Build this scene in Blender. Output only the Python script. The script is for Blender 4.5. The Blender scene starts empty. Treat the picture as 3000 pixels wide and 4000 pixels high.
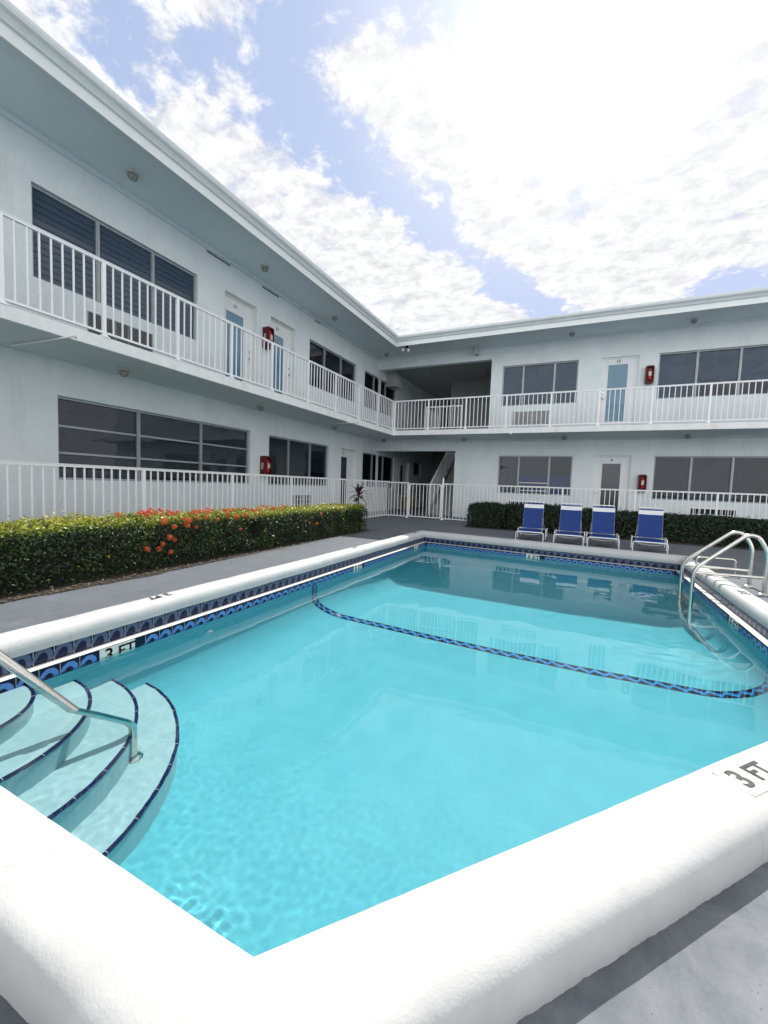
import bpy, bmesh, math, random
from mathutils import Vector, Matrix, noise
import numpy as np
R_ = math.radians
S = bpy.context.scene
C = S.collection
random.seed(7); rng = np.random.default_rng(7)

# ------------------------------------------------------------------ camera
CAMPOS = Vector((0, 0, 1.05))
RT, UP, FW = Vector((.9027, .4287, .0360)), Vector((-.0611, .0449, .9971)), Vector((-.4259, .9024, -.0667))
cam = bpy.data.objects.new('camera', bpy.data.cameras.new('camera')); C.objects.link(cam); S.camera = cam
mw = Matrix((( RT.x, UP.x, -FW.x, 0), (RT.y, UP.y, -FW.y, 0), (RT.z, UP.z, -FW.z, 0), (0, 0, 0, 1)))
cam.matrix_world = Matrix.Translation(CAMPOS) @ mw
cam.data.sensor_fit = 'HORIZONTAL'; cam.data.sensor_width = 36; cam.data.lens = 1610.8/3000*36
cam.data.clip_start = .02; cam.data.clip_end = 3000

# ------------------------------------------------------------------ light
SUN = Vector((-.03, 1, 1.03)).normalized()          # towards the sun
EXPOSURE = .78
S.view_settings.view_transform = 'Standard'; S.view_settings.look = 'None'
S.view_settings.exposure = EXPOSURE; S.view_settings.gamma = 1
sl = bpy.data.lights.new('sun', 'SUN'); sl.energy = 3.6; sl.angle = R_(.5); sl.color = (1, .965, .90)
so = bpy.data.objects.new('sun', sl); C.objects.link(so); so.rotation_euler = SUN.to_track_quat('Z', 'Y').to_euler()
so.location = (0, 0, 30)
sl.cycles.is_caustics_light = True
S.cycles.caustics_refractive = True; S.cycles.caustics_reflective = False
S.cycles.max_bounces = 10; S.cycles.diffuse_bounces = 5; S.cycles.transmission_bounces = 8
S.cycles.sample_clamp_indirect = 4
S.cycles.use_denoising = True

W = bpy.data.worlds.new('World'); S.world = W; W.use_nodes = True
nt = W.node_tree; N = nt.nodes; Lk = nt.links
bg = N['Background']; bg.inputs[1].default_value = .075
sky = N.new('ShaderNodeTexSky'); sky.sky_type = 'NISHITA'; sky.sun_disc = False
sky.sun_elevation = math.asin(SUN.z); sky.sun_rotation = math.atan2(SUN.x, SUN.y)
sky.air_density = 1.0; sky.dust_density = 1.2; sky.ozone_density = 1.4
def M(op, a, b=None, c=None, clamp=False, tree=None):
    t = tree or nt
    n = t.nodes.new('ShaderNodeMath'); n.operation = op; n.use_clamp = clamp
    for i, v in enumerate((a, b, c)):
        if v is None: continue
        if isinstance(v, (int, float)): n.inputs[i].default_value = v
        else: t.links.new(v, n.inputs[i])
    return n.outputs[0]
tc = N.new('ShaderNodeTexCoord'); sp = N.new('ShaderNodeSeparateXYZ'); Lk.new(tc.outputs['Generated'], sp.inputs[0])
zz = M('ADD', M('MAXIMUM', sp.outputs[2], 0.0), .12)
u_ = M('DIVIDE', sp.outputs[0], zz); v_ = M('DIVIDE', sp.outputs[1], zz)
uv = N.new('ShaderNodeCombineXYZ'); Lk.new(u_, uv.inputs[0]); Lk.new(v_, uv.inputs[1])
def wnoise(scale, detail, rough, lac=2.0, dist=0.0, off=(0, 0, 0), stretch=(1, 1, 1)):
    mp = N.new('ShaderNodeMapping'); mp.inputs['Location'].default_value = off; mp.inputs['Scale'].default_value = stretch
    Lk.new(uv.outputs[0], mp.inputs[0])
    n = N.new('ShaderNodeTexNoise'); n.inputs['Scale'].default_value = scale; n.inputs['Detail'].default_value = detail
    n.inputs['Roughness'].default_value = rough; n.inputs['Lacunarity'].default_value = lac; n.inputs['Distortion'].default_value = dist
    Lk.new(mp.outputs[0], n.inputs['Vector']); return n.outputs['Fac']
def seg(a, b, w0, w1):      # signed-ish: distance to segment / width
    ax, ay = a; bx, by = b; dx, dy = bx-ax, by-ay; L2 = dx*dx+dy*dy
    px = M('SUBTRACT', u_, ax); py = M('SUBTRACT', v_, ay)
    t = M('DIVIDE', M('ADD', M('MULTIPLY', px, dx), M('MULTIPLY', py, dy)), L2, clamp=True)
    qx = M('SUBTRACT', px, M('MULTIPLY', t, dx)); qy = M('SUBTRACT', py, M('MULTIPLY', t, dy))
    d = M('SQRT', M('ADD', M('MULTIPLY', qx, qx), M('MULTIPLY', qy, qy)))
    return M('SUBTRACT', d, M('MULTIPLY_ADD', t, w1-w0, w0))
segs = [((-.66, .70), (-.615, .86), .055, .06), ((-.615, .86), (-.56, 1.0), .06, .07), ((-.56, 1.0), (-.49, 1.18), .065, .05),
        ((-.49, 1.18), (-.43, 1.42), .045, .03), ((-.43, 1.42), (-.22, 1.80), .03, .045), ((-.22, 1.8), (-.05, 2.3), .04, .03),
        ((-.58, .66), (-.23, .745), .04, .045), ((-.95, .52), (-.83, .565), .03, .035), ((-.83, .565), (-.68, .66), .02, .03),
        ((.36, 1.98), (.8, 1.72), .05, .09)]
dm = None
for a_, b_, w0, w1 in segs:
    s_ = seg(a_, b_, w0, w1); dm = s_ if dm is None else M('MINIMUM', dm, s_)
n1 = wnoise(4.2, 13, .62, dist=.35); n2 = wnoise(17, 8, .66, off=(3, 1, 0), dist=.2); n3 = wnoise(2.0, 4, .5, off=(7, 2, 0))
n4 = wnoise(8, 10, .68, off=(1, 5, 0), stretch=(1, 1.35, 1), dist=.3)
dens = M('ADD', M('MULTIPLY', M('SUBTRACT', n1, .5), .80), M('MULTIPLY', M('SUBTRACT', n2, .5), .34))
dens = M('ADD', dens, M('MULTIPLY', M('MINIMUM', dm, .13), 1.5))
cl = N.new('ShaderNodeMapRange'); cl.interpolation_type = 'SMOOTHSTEP'
cl.inputs['From Min'].default_value = -.03; cl.inputs['From Max'].default_value = .085; Lk.new(dens, cl.inputs['Value'])
# thin gaps inside the sheets
hole = N.new('ShaderNodeMapRange'); hole.interpolation_type = 'SMOOTHSTEP'; hole.inputs['From Min'].default_value = .30; hole.inputs['From Max'].default_value = .47
hole.inputs['To Min'].default_value = .5; hole.inputs['To Max'].default_value = 1; Lk.new(M('ADD', n4, M('MULTIPLY', M('SUBTRACT', n3, .5), .25)), hole.inputs['Value'])
cov = M('MULTIPLY', cl.outputs[0], hole.outputs[0])
# shading of the cloud bodies
tone = N.new('ShaderNodeMapRange'); tone.inputs['From Min'].default_value = .38; tone.inputs['From Max'].default_value = .56
tone.inputs['To Min'].default_value = 5.9; tone.inputs['To Max'].default_value = 8.3; Lk.new(M('ADD', M('MULTIPLY', n2, .55), M('MULTIPLY', n4, .45)), tone.inputs['Value'])
cc = N.new('ShaderNodeVectorMath'); cc.operation = 'SCALE'; cc.inputs[0].default_value = (.985, .992, 1.01); Lk.new(tone.outputs[0], cc.inputs['Scale'])
veil = N.new('ShaderNodeMix'); veil.data_type = 'RGBA'; veil.inputs[0].default_value = .74
lim = N.new('ShaderNodeVectorMath'); lim.operation = 'MINIMUM'; lim.inputs[1].default_value = (5.5, 6.0, 7.5); Lk.new(sky.outputs[0], lim.inputs[0])
Lk.new(lim.outputs[0], veil.inputs[6]); veil.inputs[7].default_value = (4.3, 5.2, 7.4, 1)
mx = N.new('ShaderNodeMix'); mx.data_type = 'RGBA'; Lk.new(cov, mx.inputs[0]); Lk.new(veil.outputs[2], mx.inputs[6]); Lk.new(cc.outputs[0], mx.inputs[7])
# aureole round the sun, and brightness added to the unseen sky away from it, filling shaded walls
dt = N.new('ShaderNodeVectorMath'); dt.operation = 'DOT_PRODUCT'; Lk.new(tc.outputs['Generated'], dt.inputs[0]); dt.inputs[1].default_value = tuple(SUN)
gr = N.new('ShaderNodeMapRange'); gr.interpolation_type = 'SMOOTHSTEP'; gr.inputs['From Min'].default_value = .90; gr.inputs['From Max'].default_value = 1.0; gr.inputs['To Max'].default_value = .45
Lk.new(dt.outputs['Value'], gr.inputs['Value'])
au = N.new('ShaderNodeMix'); au.data_type = 'RGBA'; Lk.new(gr.outputs[0], au.inputs[0]); Lk.new(mx.outputs[2], au.inputs[6]); au.inputs[7].default_value = (8.6, 8.55, 8.5, 1)
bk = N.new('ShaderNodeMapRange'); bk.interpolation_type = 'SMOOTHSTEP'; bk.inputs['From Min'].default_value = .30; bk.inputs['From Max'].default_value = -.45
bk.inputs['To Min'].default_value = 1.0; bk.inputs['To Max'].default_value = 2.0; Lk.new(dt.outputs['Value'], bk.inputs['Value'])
g2 = N.new('ShaderNodeMapRange'); g2.interpolation_type = 'SMOOTHSTEP'; g2.inputs['From Min'].default_value = .965; g2.inputs['From Max'].default_value = 1.0; g2.inputs['To Min'].default_value = 1.0; g2.inputs['To Max'].default_value = 1.35
Lk.new(dt.outputs['Value'], g2.inputs['Value'])
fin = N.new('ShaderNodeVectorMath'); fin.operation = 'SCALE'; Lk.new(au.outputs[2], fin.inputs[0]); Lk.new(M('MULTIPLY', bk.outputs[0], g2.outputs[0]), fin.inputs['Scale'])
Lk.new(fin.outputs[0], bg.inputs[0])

# ------------------------------------------------------------------ materials
def mat(name, col, rough=.6, metal=0, spec=.5, bump=None, var=None, varscale=3, coat=0, translucent=0, bumps=None, detail=6):
    m = bpy.data.materials.new(name); m.use_nodes = True; t = m.node_tree; b = t.nodes['Principled BSDF']
    b.inputs['Base Color'].default_value = (*col, 1); b.inputs['Roughness'].default_value = rough
    b.inputs['Metallic'].default_value = metal; b.inputs['Specular IOR Level'].default_value = spec
    if coat: b.inputs['Coat Weight'].default_value = coat; b.inputs['Coat Roughness'].default_value = .08
    tcx = t.nodes.new('ShaderNodeTexCoord')
    if var:
        n = t.nodes.new('ShaderNodeTexNoise'); n.inputs['Scale'].default_value = varscale; n.inputs['Detail'].default_value = detail; n.inputs['Roughness'].default_value = .65
        t.links.new(tcx.outputs['Object'], n.inputs['Vector'])
        r = t.nodes.new('ShaderNodeMapRange'); r.inputs['From Min'].default_value = .3; r.inputs['From Max'].default_value = .7
        t.links.new(n.outputs['Fac'], r.inputs['Value'])
        x = t.nodes.new('ShaderNodeMix'); x.data_type = 'RGBA'; t.links.new(r.outputs[0], x.inputs[0])
        x.inputs[6].default_value = (*var, 1); x.inputs[7].default_value = (*col, 1)
        t.links.new(x.outputs[2], b.inputs['Base Color'])
    if bump:
        last = None
        for sc, st, dist in (bumps or [bump]):
            n = t.nodes.new('ShaderNodeTexNoise'); n.inputs['Scale'].default_value = sc; n.inputs['Detail'].default_value = 5
            t.links.new(tcx.outputs['Object'], n.inputs['Vector'])
            bp = t.nodes.new('ShaderNodeBump'); bp.inputs['Strength'].default_value = st; bp.inputs['Distance'].default_value = dist
            t.links.new(n.outputs['Fac'], bp.inputs['Height'])
            if last: t.links.new(last, bp.inputs['Normal'])
            last = bp.outputs[0]
        t.links.new(last, b.inputs['Normal'])
    return m
def streaked(m, dirt=(.42, .42, .36), amount=.35, sx=6, sz=.5):
    """vertical rain streaks and blotches with a shape of their own"""
    t = m.node_tree; b = t.nodes['Principled BSDF']
    src = b.inputs['Base Color'].links[0].from_socket if b.inputs['Base Color'].links else None
    tcx = t.nodes.new('ShaderNodeTexCoord'); mp = t.nodes.new('ShaderNodeMapping'); mp.inputs['Scale'].default_value = (sx, sx, sz)
    t.links.new(tcx.outputs['Object'], mp.inputs[0]); n = t.nodes.new('ShaderNodeTexNoise'); n.inputs['Scale'].default_value = 1; n.inputs['Detail'].default_value = 7
    n.inputs['Roughness'].default_value = .7
    t.links.new(mp.outputs[0], n.inputs['Vector']); r = t.nodes.new('ShaderNodeMapRange')
    r.inputs['From Min'].default_value = .56; r.inputs['From Max'].default_value = .8; r.inputs['To Max'].default_value = amount
    t.links.new(n.outputs['Fac'], r.inputs['Value'])
    x = t.nodes.new('ShaderNodeMix'); x.data_type = 'RGBA'; t.links.new(r.outputs[0], x.inputs[0])
    if src: t.links.new(src, x.inputs[6])
    else: x.inputs[6].default_value = b.inputs['Base Color'].default_value
    x.inputs[7].default_value = (*dirt, 1); t.links.new(x.outputs[2], b.inputs['Base Color'])
    return m
M_ = {}
M_['stucco'] = streaked(mat('painted stucco', (.79, .845, .85), .85, spec=.2, bump=1, bumps=[(55, .8, .010), (14, .5, .012)], var=(.71, .77, .785), varscale=1.8), amount=.38, sx=3, sz=.35)
M_['soffit'] = streaked(mat('soffit paint', (.70, .79, .81), .8, spec=.2, bump=(60, .3, .004), var=(.64, .73, .76), varscale=.9), amount=.15)
M_['fascia'] = streaked(mat('fascia paint', (.80, .84, .82), .6, spec=.3, bump=(30, .2, .003), var=(.74, .78, .77), varscale=2), amount=.3, sx=2, sz=2)
M_['slabpaint'] = streaked(mat('slab edge paint', (.84, .86, .85), .7, bump=(40, .5, .004), var=(.74, .76, .74), varscale=5), dirt=(.45, .33, .22), amount=.5, sx=3, sz=1.2)
M_['gutter'] = mat('gutter aluminium', (.74, .79, .80), .45, spec=.4, var=(.66, .71, .72), varscale=3)
M_['white'] = mat('white railing enamel', (.89, .90, .91), .38, spec=.5, var=(.84, .86, .87), varscale=8)
M_['doorwhite'] = mat('door paint', (.80, .82, .83), .5, bump=(30, .1, .002), var=(.74, .76, .77), varscale=4)
M_['frame'] = mat('window frame aluminium', (.42, .46, .48), .5, metal=.4, var=(.33, .36, .38), varscale=6)
M_['trimcream'] = mat('cream reveal paint', (.76, .76, .66), .7, bump=(50, .3, .003))
M_['blueglass'] = mat('blue film glass', (.10, .215, .31), .10, spec=.6, var=(.12, .25, .34), varscale=1)
M_['darkglass'] = mat('dark door glass', (.045, .055, .06), .12, spec=.6, var=(.03, .04, .045), varscale=3)
M_['interior'] = mat('dark interior', (.03, .032, .035), .9)
M_['worn'] = mat('worn black lettering', (.012, .012, .016), .75, spec=.1, var=(.16, .16, .18), varscale=16)
M_['grey'] = mat('grey plastic', (.30, .31, .31), .6)
M_['black'] = mat('black paint', (.010, .011, .014), .8, spec=.1)
M_['acdark'] = mat('air conditioner cavity', (.015, .016, .02), .8)
M_['acbeige'] = mat('air conditioner casing', (.52, .53, .51), .55, var=(.44, .45, .43), varscale=6)
M_['red'] = mat('red cabinet enamel', (.12, .007, .011), .4, spec=.3, var=(.085, .006, .009), varscale=9)
M_['ext'] = mat('extinguisher cylinder', (.55, .03, .03), .3)
M_['label'] = mat('paper label', (.75, .72, .60), .7, var=(.5, .4, .25), varscale=30)
M_['steel'] = mat('stainless steel', (.74, .73, .70), .22, metal=1, bump=(200, .05, .001), var=(.58, .55, .49), varscale=14)
M_['lampglass'] = mat('frosted lamp glass', (.30, .31, .29), .3, spec=.5, var=(.2, .2, .18), varscale=30)
M_['lampbase'] = mat('lamp base', (.50, .52, .48), .6)
M_['coping'] = streaked(mat('coping plaster', (.495, .502, .505), .7, spec=.3, bump=1, bumps=[(170, .28, .003), (22, .32, .006), (5, .25, .008)], var=(.435, .44, .442), varscale=6), dirt=(.50, .50, .48), amount=.28, sx=9, sz=9)
M_['navy'] = mat('navy glazed tile', (.005, .008, .030), .28, spec=.2, bump=(60, .12, .001), var=(.008, .013, .05), varscale=20)
M_['wavegrey'] = mat('grey blue glazed wave', (.085, .11, .19), .22, spec=.3, var=(.055, .075, .14), varscale=25)
M_['waveblue'] = mat('sky blue glazed wave', (.10, .25, .60), .18, spec=.5, var=(.08, .20, .50), varscale=25)
M_['wavetinted'] = mat('water tinted glazed wave', (.05, .30, .66), .2, spec=.4, var=(.04, .25, .58), varscale=25)  # tint of light through the water is put into this glaze colour
M_['grout'] = mat('pale grout', (.55, .58, .58), .8)
M_['marker'] = mat('depth marker tile', (.76, .77, .73), .3, spec=.5, var=(.68, .69, .64), varscale=12)
M_['markerold'] = mat('weathered marker tile', (.56, .545, .48), .6, spec=.2, var=(.50, .48, .41), varscale=16)
M_['ledge'] = mat('white ledge tile', (.80, .80, .78), .35, var=(.70, .70, .66), varscale=18)
M_['plaster'] = mat('water tinted pool plaster', (.150, .555, .640), .8, spec=.2, bump=(45, .25, .004), var=(.125, .510, .605), varscale=3.5)  # no water volume: light absorbed with depth is put into this colour
M_['steps'] = mat('shallow tinted pool plaster', (.43, .63, .66), .8, spec=.2, bump=(60, .3, .004), var=(.37, .58, .61), varscale=6)  # paler, as the light under shallow water is put into the colour
M_['stepnose'] = mat('step nosing tile', (.010, .012, .065), .2, spec=.4, var=(.016, .018, .10), varscale=12)
M_['deck'] = streaked(mat('painted concrete deck', (.125, .142, .165), .75, spec=.25, bump=1, bumps=[(240, .35, .003), (18, .35, .01)], var=(.102, .114, .130), varscale=2.2, detail=9), dirt=(.24, .26, .28), amount=.35, sx=5, sz=5)
def deck_wear(m):
    t = m.node_tree; b = t.nodes['Principled BSDF']; src = b.inputs['Base Color'].links[0].from_socket
    tcx = t.nodes.new('ShaderNodeTexCoord'); sx = t.nodes.new('ShaderNodeSeparateXYZ'); t.links.new(tcx.outputs['Object'], sx.inputs[0])
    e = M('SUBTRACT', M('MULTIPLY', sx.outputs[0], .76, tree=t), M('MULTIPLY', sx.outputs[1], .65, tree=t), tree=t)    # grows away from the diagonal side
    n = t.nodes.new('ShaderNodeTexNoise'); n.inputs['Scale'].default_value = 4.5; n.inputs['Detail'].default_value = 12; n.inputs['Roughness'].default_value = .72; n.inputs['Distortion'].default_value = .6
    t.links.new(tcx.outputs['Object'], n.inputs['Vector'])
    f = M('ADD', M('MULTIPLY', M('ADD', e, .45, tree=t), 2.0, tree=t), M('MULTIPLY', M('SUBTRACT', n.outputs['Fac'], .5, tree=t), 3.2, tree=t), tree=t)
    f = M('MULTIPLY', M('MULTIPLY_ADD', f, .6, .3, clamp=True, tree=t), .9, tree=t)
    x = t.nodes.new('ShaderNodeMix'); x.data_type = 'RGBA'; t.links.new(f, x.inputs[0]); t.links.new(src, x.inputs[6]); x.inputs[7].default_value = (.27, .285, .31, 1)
    v = t.nodes.new('ShaderNodeTexVoronoi'); v.inputs['Scale'].default_value = 75; t.links.new(tcx.outputs['Object'], v.inputs['Vector'])
    pit = M('MULTIPLY', M('LESS_THAN', v.outputs['Distance'], .13, tree=t), M('GREATER_THAN', n.outputs['Fac'], .55, tree=t), tree=t)
    y = t.nodes.new('ShaderNodeMix'); y.data_type = 'RGBA'; t.links.new(M('MULTIPLY', pit, .7, tree=t), y.inputs[0]); t.links.new(x.outputs[2], y.inputs[6]); y.inputs[7].default_value = (.05, .05, .055, 1)
    t.links.new(y.outputs[2], b.inputs['Base Color'])
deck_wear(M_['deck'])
def coping_wear(m):
    t = m.node_tree; b = t.nodes['Principled BSDF']; src = b.inputs['Base Color'].links[0].from_socket
    tcx = t.nodes.new('ShaderNodeTexCoord'); n = t.nodes.new('ShaderNodeTexNoise'); n.inputs['Scale'].default_value = 7; n.inputs['Detail'].default_value = 8; t.links.new(tcx.outputs['Object'], n.inputs['Vector'])
    ad = t.nodes.new('ShaderNodeVectorMath'); ad.operation = 'MULTIPLY_ADD'; t.links.new(n.outputs['Color'], ad.inputs[0]); ad.inputs[1].default_value = (.16, .16, .16); t.links.new(tcx.outputs['Object'], ad.inputs[2])
    v = t.nodes.new('ShaderNodeTexVoronoi'); v.feature = 'DISTANCE_TO_EDGE'; v.inputs['Scale'].default_value = 1.15; t.links.new(ad.outputs[0], v.inputs['Vector'])
    n2 = t.nodes.new('ShaderNodeTexNoise'); n2.inputs['Scale'].default_value = 26; n2.inputs['Detail'].default_value = 9; n2.inputs['Roughness'].default_value = .8; t.links.new(tcx.outputs['Object'], n2.inputs['Vector'])
    crack = M('MULTIPLY', M('LESS_THAN', v.outputs['Distance'], .0022, tree=t), M('GREATER_THAN', n.outputs['Fac'], .50, tree=t), tree=t)
    sc = t.nodes.new('ShaderNodeMapRange'); sc.inputs['From Min'].default_value = .64; sc.inputs['From Max'].default_value = .74; sc.inputs['To Max'].default_value = .45; t.links.new(n2.outputs['Fac'], sc.inputs['Value'])
    blot = M('MULTIPLY', sc.outputs[0], M('GREATER_THAN', n.outputs['Fac'], .47, tree=t), tree=t)
    f = M('MAXIMUM', M('MULTIPLY', crack, .35, tree=t), blot, tree=t)
    x = t.nodes.new('ShaderNodeMix'); x.data_type = 'RGBA'; t.links.new(f, x.inputs[0]); t.links.new(src, x.inputs[6]); x.inputs[7].default_value = (.27, .27, .27, 1)
    t.links.new(x.outputs[2], b.inputs['Base Color'])
coping_wear(M_['coping'])
M_['soil'] = mat('bark mulch soil', (.045, .033, .025), .95, bump=(60, 1, .03), var=(.02, .016, .013), varscale=25)
M_['dirtwall'] = mat('concrete', (.4, .4, .38), .9)
M_['blue'] = mat('blue vinyl strap', (.004, .042, .23), .38, spec=.3, var=(.003, .034, .19), varscale=10)
M_['whitestrap'] = mat('white vinyl strap', (.80, .82, .82), .4)
M_['brown'] = mat('dark brown timber', (.045, .022, .018), .6, var=(.03, .016, .014), varscale=8)
M_['yellow'] = mat('yellow plastic', (.42, .30, .03), .5)
M_['blind'] = mat('cream blind', (.55, .53, .46), .7)
M_['towel'] = mat('blue towel', (.04, .13, .50), .9)
M_['stairgrey'] = mat('stair concrete', (.30, .31, .31), .8)
M_['hedgecore'] = mat('added hedge shade core', (.018, .030, .012), .95, bump=(50, 1, .03), var=(.010, .012, .007), varscale=30)
M_['roofing'] = mat('roof gravel', (.42, .42, .40), .9, bump=(100, .6, .02))
M_['innerwall'] = mat('breezeway paint', (.40, .43, .41), .85, bump=(60, .3, .004))

def foliage(name, cols, rough=.45, trans=.35):
    m = bpy.data.materials.new(name); m.use_nodes = True; t = m.node_tree; b = t.nodes['Principled BSDF']
    g = t.nodes.new('ShaderNodeObjectInfo'); at = t.nodes.new('ShaderNodeAttribute'); at.attribute_name = 'tone'
    cr = t.nodes.new('ShaderNodeValToRGB'); t.links.new(at.outputs['Fac'], cr.inputs[0])
    el = cr.color_ramp.elements; el[0].color = (*cols[0], 1); el[1].color = (*cols[-1], 1)
    for i, c in enumerate(cols[1:-1]):
        e = el.new((i+1)/(len(cols)-1)); e.color = (*c, 1)
    t.links.new(cr.outputs[0], b.inputs['Base Color']); b.inputs['Roughness'].default_value = rough
    tr = t.nodes.new('ShaderNodeBsdfTranslucent'); t.links.new(cr.outputs[0], tr.inputs[0])
    mxs = t.nodes.new('ShaderNodeMixShader'); mxs.inputs[0].default_value = trans
    t.links.new(b.outputs[0], mxs.inputs[1]); t.links.new(tr.outputs[0], mxs.inputs[2])
    t.links.new(mxs.outputs[0], t.nodes['Material Output'].inputs[0]); return m
M_['leaf'] = foliage('hedge leaf', [(.007, .020, .006), (.016, .045, .010), (.055, .105, .018), (.36, .42, .030), (.48, .36, .05)], trans=.25)
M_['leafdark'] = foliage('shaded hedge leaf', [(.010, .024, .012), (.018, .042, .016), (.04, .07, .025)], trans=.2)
M_['petal'] = foliage('orange flower petal', [(.46, .055, .015), (.62, .11, .025), (.70, .22, .05)], trans=.3)
M_['redleaf'] = foliage('red cordyline leaf', [(.05, .02, .025), (.10, .03, .035), (.07, .06, .03)], trans=.2)

# water
wm = bpy.data.materials.new('pool water'); wm.use_nodes = True; t = wm.node_tree
t.nodes.remove(t.nodes['Principled BSDF']); gl = t.nodes.new('ShaderNodeBsdfGlass')
gl.inputs['IOR'].default_value = 1.333; gl.inputs['Roughness'].default_value = 0; gl.inputs['Color'].default_value = (.93, .99, 1, 1)
t.links.new(gl.outputs[0], t.nodes['Material Output'].inputs[0]); M_['water'] = wm

# tinted window glass: thin sheet, part see-through, part mirror
def glass_mat(name, tint, rough=.015, wav=.0):
    m = bpy.data.materials.new(name); m.use_nodes = True; t = m.node_tree; t.nodes.remove(t.nodes['Principled BSDF'])
    tr = t.nodes.new('ShaderNodeBsdfTransparent'); tr.inputs[0].default_value = (*tint, 1)
    g = t.nodes.new('ShaderNodeBsdfGlossy'); g.inputs['Roughness'].default_value = rough; g.inputs[0].default_value = (.95, .97, 1, 1)
    f = t.nodes.new('ShaderNodeFresnel'); f.inputs[0].default_value = 1.5
    tcx = t.nodes.new('ShaderNodeTexCoord'); n = t.nodes.new('ShaderNodeTexNoise'); n.inputs['Scale'].default_value = 2.2; t.links.new(tcx.outputs['Object'], n.inputs['Vector'])
    bp = t.nodes.new('ShaderNodeBump'); bp.inputs['Strength'].default_value = .25; bp.inputs['Distance'].default_value = .01; t.links.new(n.outputs['Fac'], bp.inputs['Height']); t.links.new(bp.outputs[0], g.inputs['Normal'])
    fa = M('MULTIPLY', f.outputs[0], 1.0, clamp=True, tree=t)
    mx_ = t.nodes.new('ShaderNodeMixShader'); t.links.new(fa, mx_.inputs[0]); t.links.new(tr.outputs[0], mx_.inputs[1]); t.links.new(g.outputs[0], mx_.inputs[2])
    t.links.new(mx_.outputs[0], t.nodes['Material Output'].inputs[0]); return m
M_['tinted'] = glass_mat('tinted window glass', (.44, .50, .54))
M_['bluetint'] = glass_mat('blue tinted window glass', (.34, .50, .58))
M_['jalousie'] = mat('jalousie glass', (.040, .066, .10), .14, spec=.5, var=(.055, .088, .13), varscale=1.3)
M_['greyslat'] = mat('grey blind slat', (.14, .165, .185), .6, var=(.10, .125, .145), varscale=2)
M_['paleslat'] = mat('pale blind slat', (.27, .295, .305), .6, var=(.20, .225, .24), varscale=2)
M_['blueslat'] = mat('blue grey vertical blind', (.15, .25, .35), .7, var=(.11, .19, .28), varscale=3)

# ------------------------------------------------------------------ mesh helpers
class MB:
    def __init__(s): s.v = []; s.f = []; s.m = []; s.sm = []
    def add(s, vs, fs, mi=0, smooth=False):
        o = len(s.v); s.v += [tuple(v) for v in vs]; s.f += [tuple(i+o for i in f) for f in fs]; s.m += [mi]*len(fs); s.sm += [smooth]*len(fs); return s
    def box(s, x0, x1, y0, y1, z0, z1, mi=0):
        if x0 > x1: x0, x1 = x1, x0
        if y0 > y1: y0, y1 = y1, y0
        if z0 > z1: z0, z1 = z1, z0
        vs = [(x0, y0, z0), (x1, y0, z0), (x1, y1, z0), (x0, y1, z0), (x0, y0, z1), (x1, y0, z1), (x1, y1, z1), (x0, y1, z1)]
        return s.add(vs, [(0, 3, 2, 1), (4, 5, 6, 7), (0, 1, 5, 4), (1, 2, 6, 5), (2, 3, 7, 6), (3, 0, 4, 7)], mi)
    def obox(s, o, ax, ay, az, mi=0):   # corner + 3 edge vectors
        o, ax, ay, az = map(Vector, (o, ax, ay, az))
        vs = [o, o+ax, o+ax+ay, o+ay, o+az, o+ax+az, o+ax+ay+az, o+ay+az]
        return s.add(vs, [(0, 3, 2, 1), (4, 5, 6, 7), (0, 1, 5, 4), (1, 2, 6, 5), (2, 3, 7, 6), (3, 0, 4, 7)], mi)
    def tube(s, pts, r, n=10, mi=0, cap=True, closed=False):
        pts = [Vector(p) for p in pts]; k = len(pts); vs = []; prev = None
        for i, p in enumerate(pts):
            a = pts[i-1] if (i > 0 or closed) else p; b = pts[(i+1) % k] if (i < k-1 or closed) else p
            d = (b-a).normalized()
            if prev is None: x = d.orthogonal().normalized()
            else: x = (prev - d*prev.dot(d)).normalized()
            prev = x; y = d.cross(x)
            rr = r[i] if isinstance(r, (list, tuple)) else r
            vs += [p + (x*math.cos(2*math.pi*j/n) + y*math.sin(2*math.pi*j/n))*rr for j in range(n)]
        fs = []
        for i in range(k if closed else k-1):
            a = i*n; b = ((i+1) % k)*n
            fs += [(a+j, a+(j+1) % n, b+(j+1) % n, b+j) for j in range(n)]
        s.add(vs, fs, mi, True)
        if cap and not closed: s.add(vs[:n], [tuple(range(n))[::-1]], mi); s.add(vs[-n:], [tuple(range(n))], mi)
        return s
    def lathe(s, c, prof, n=20, mi=0, axis='z'):
        vs = []
        for (r, h) in prof:
            for j in range(n):
                a = 2*math.pi*j/n
                vs.append((c[0]+r*math.cos(a), c[1]+r*math.sin(a), c[2]+h))
        fs = [(i*n+j, i*n+(j+1) % n, (i+1)*n+(j+1) % n, (i+1)*n+j) for i in range(len(prof)-1) for j in range(n)]
        return s.add(vs, fs, mi, True)
    def build(s, name, mats, parent=None):
        me = bpy.data.meshes.new(name); me.from_pydata(s.v, [], s.f)
        if not isinstance(mats, (list, tuple)): mats = [mats]
        for m in mats: me.materials.append(M_[m] if isinstance(m, str) else m)
        me.polygons.foreach_set('material_index', s.m); me.polygons.foreach_set('use_smooth', s.sm); me.update()
        o = bpy.data.objects.new(name, me); C.objects.link(o)
        if parent: o.parent = parent
        return o
def tag(o, label=None, cat=None, group=None, kind=None):
    if label: o['label'] = label
    if cat: o['category'] = cat
    if group: o['group'] = group
    if kind: o['kind'] = kind
    return o
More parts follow.
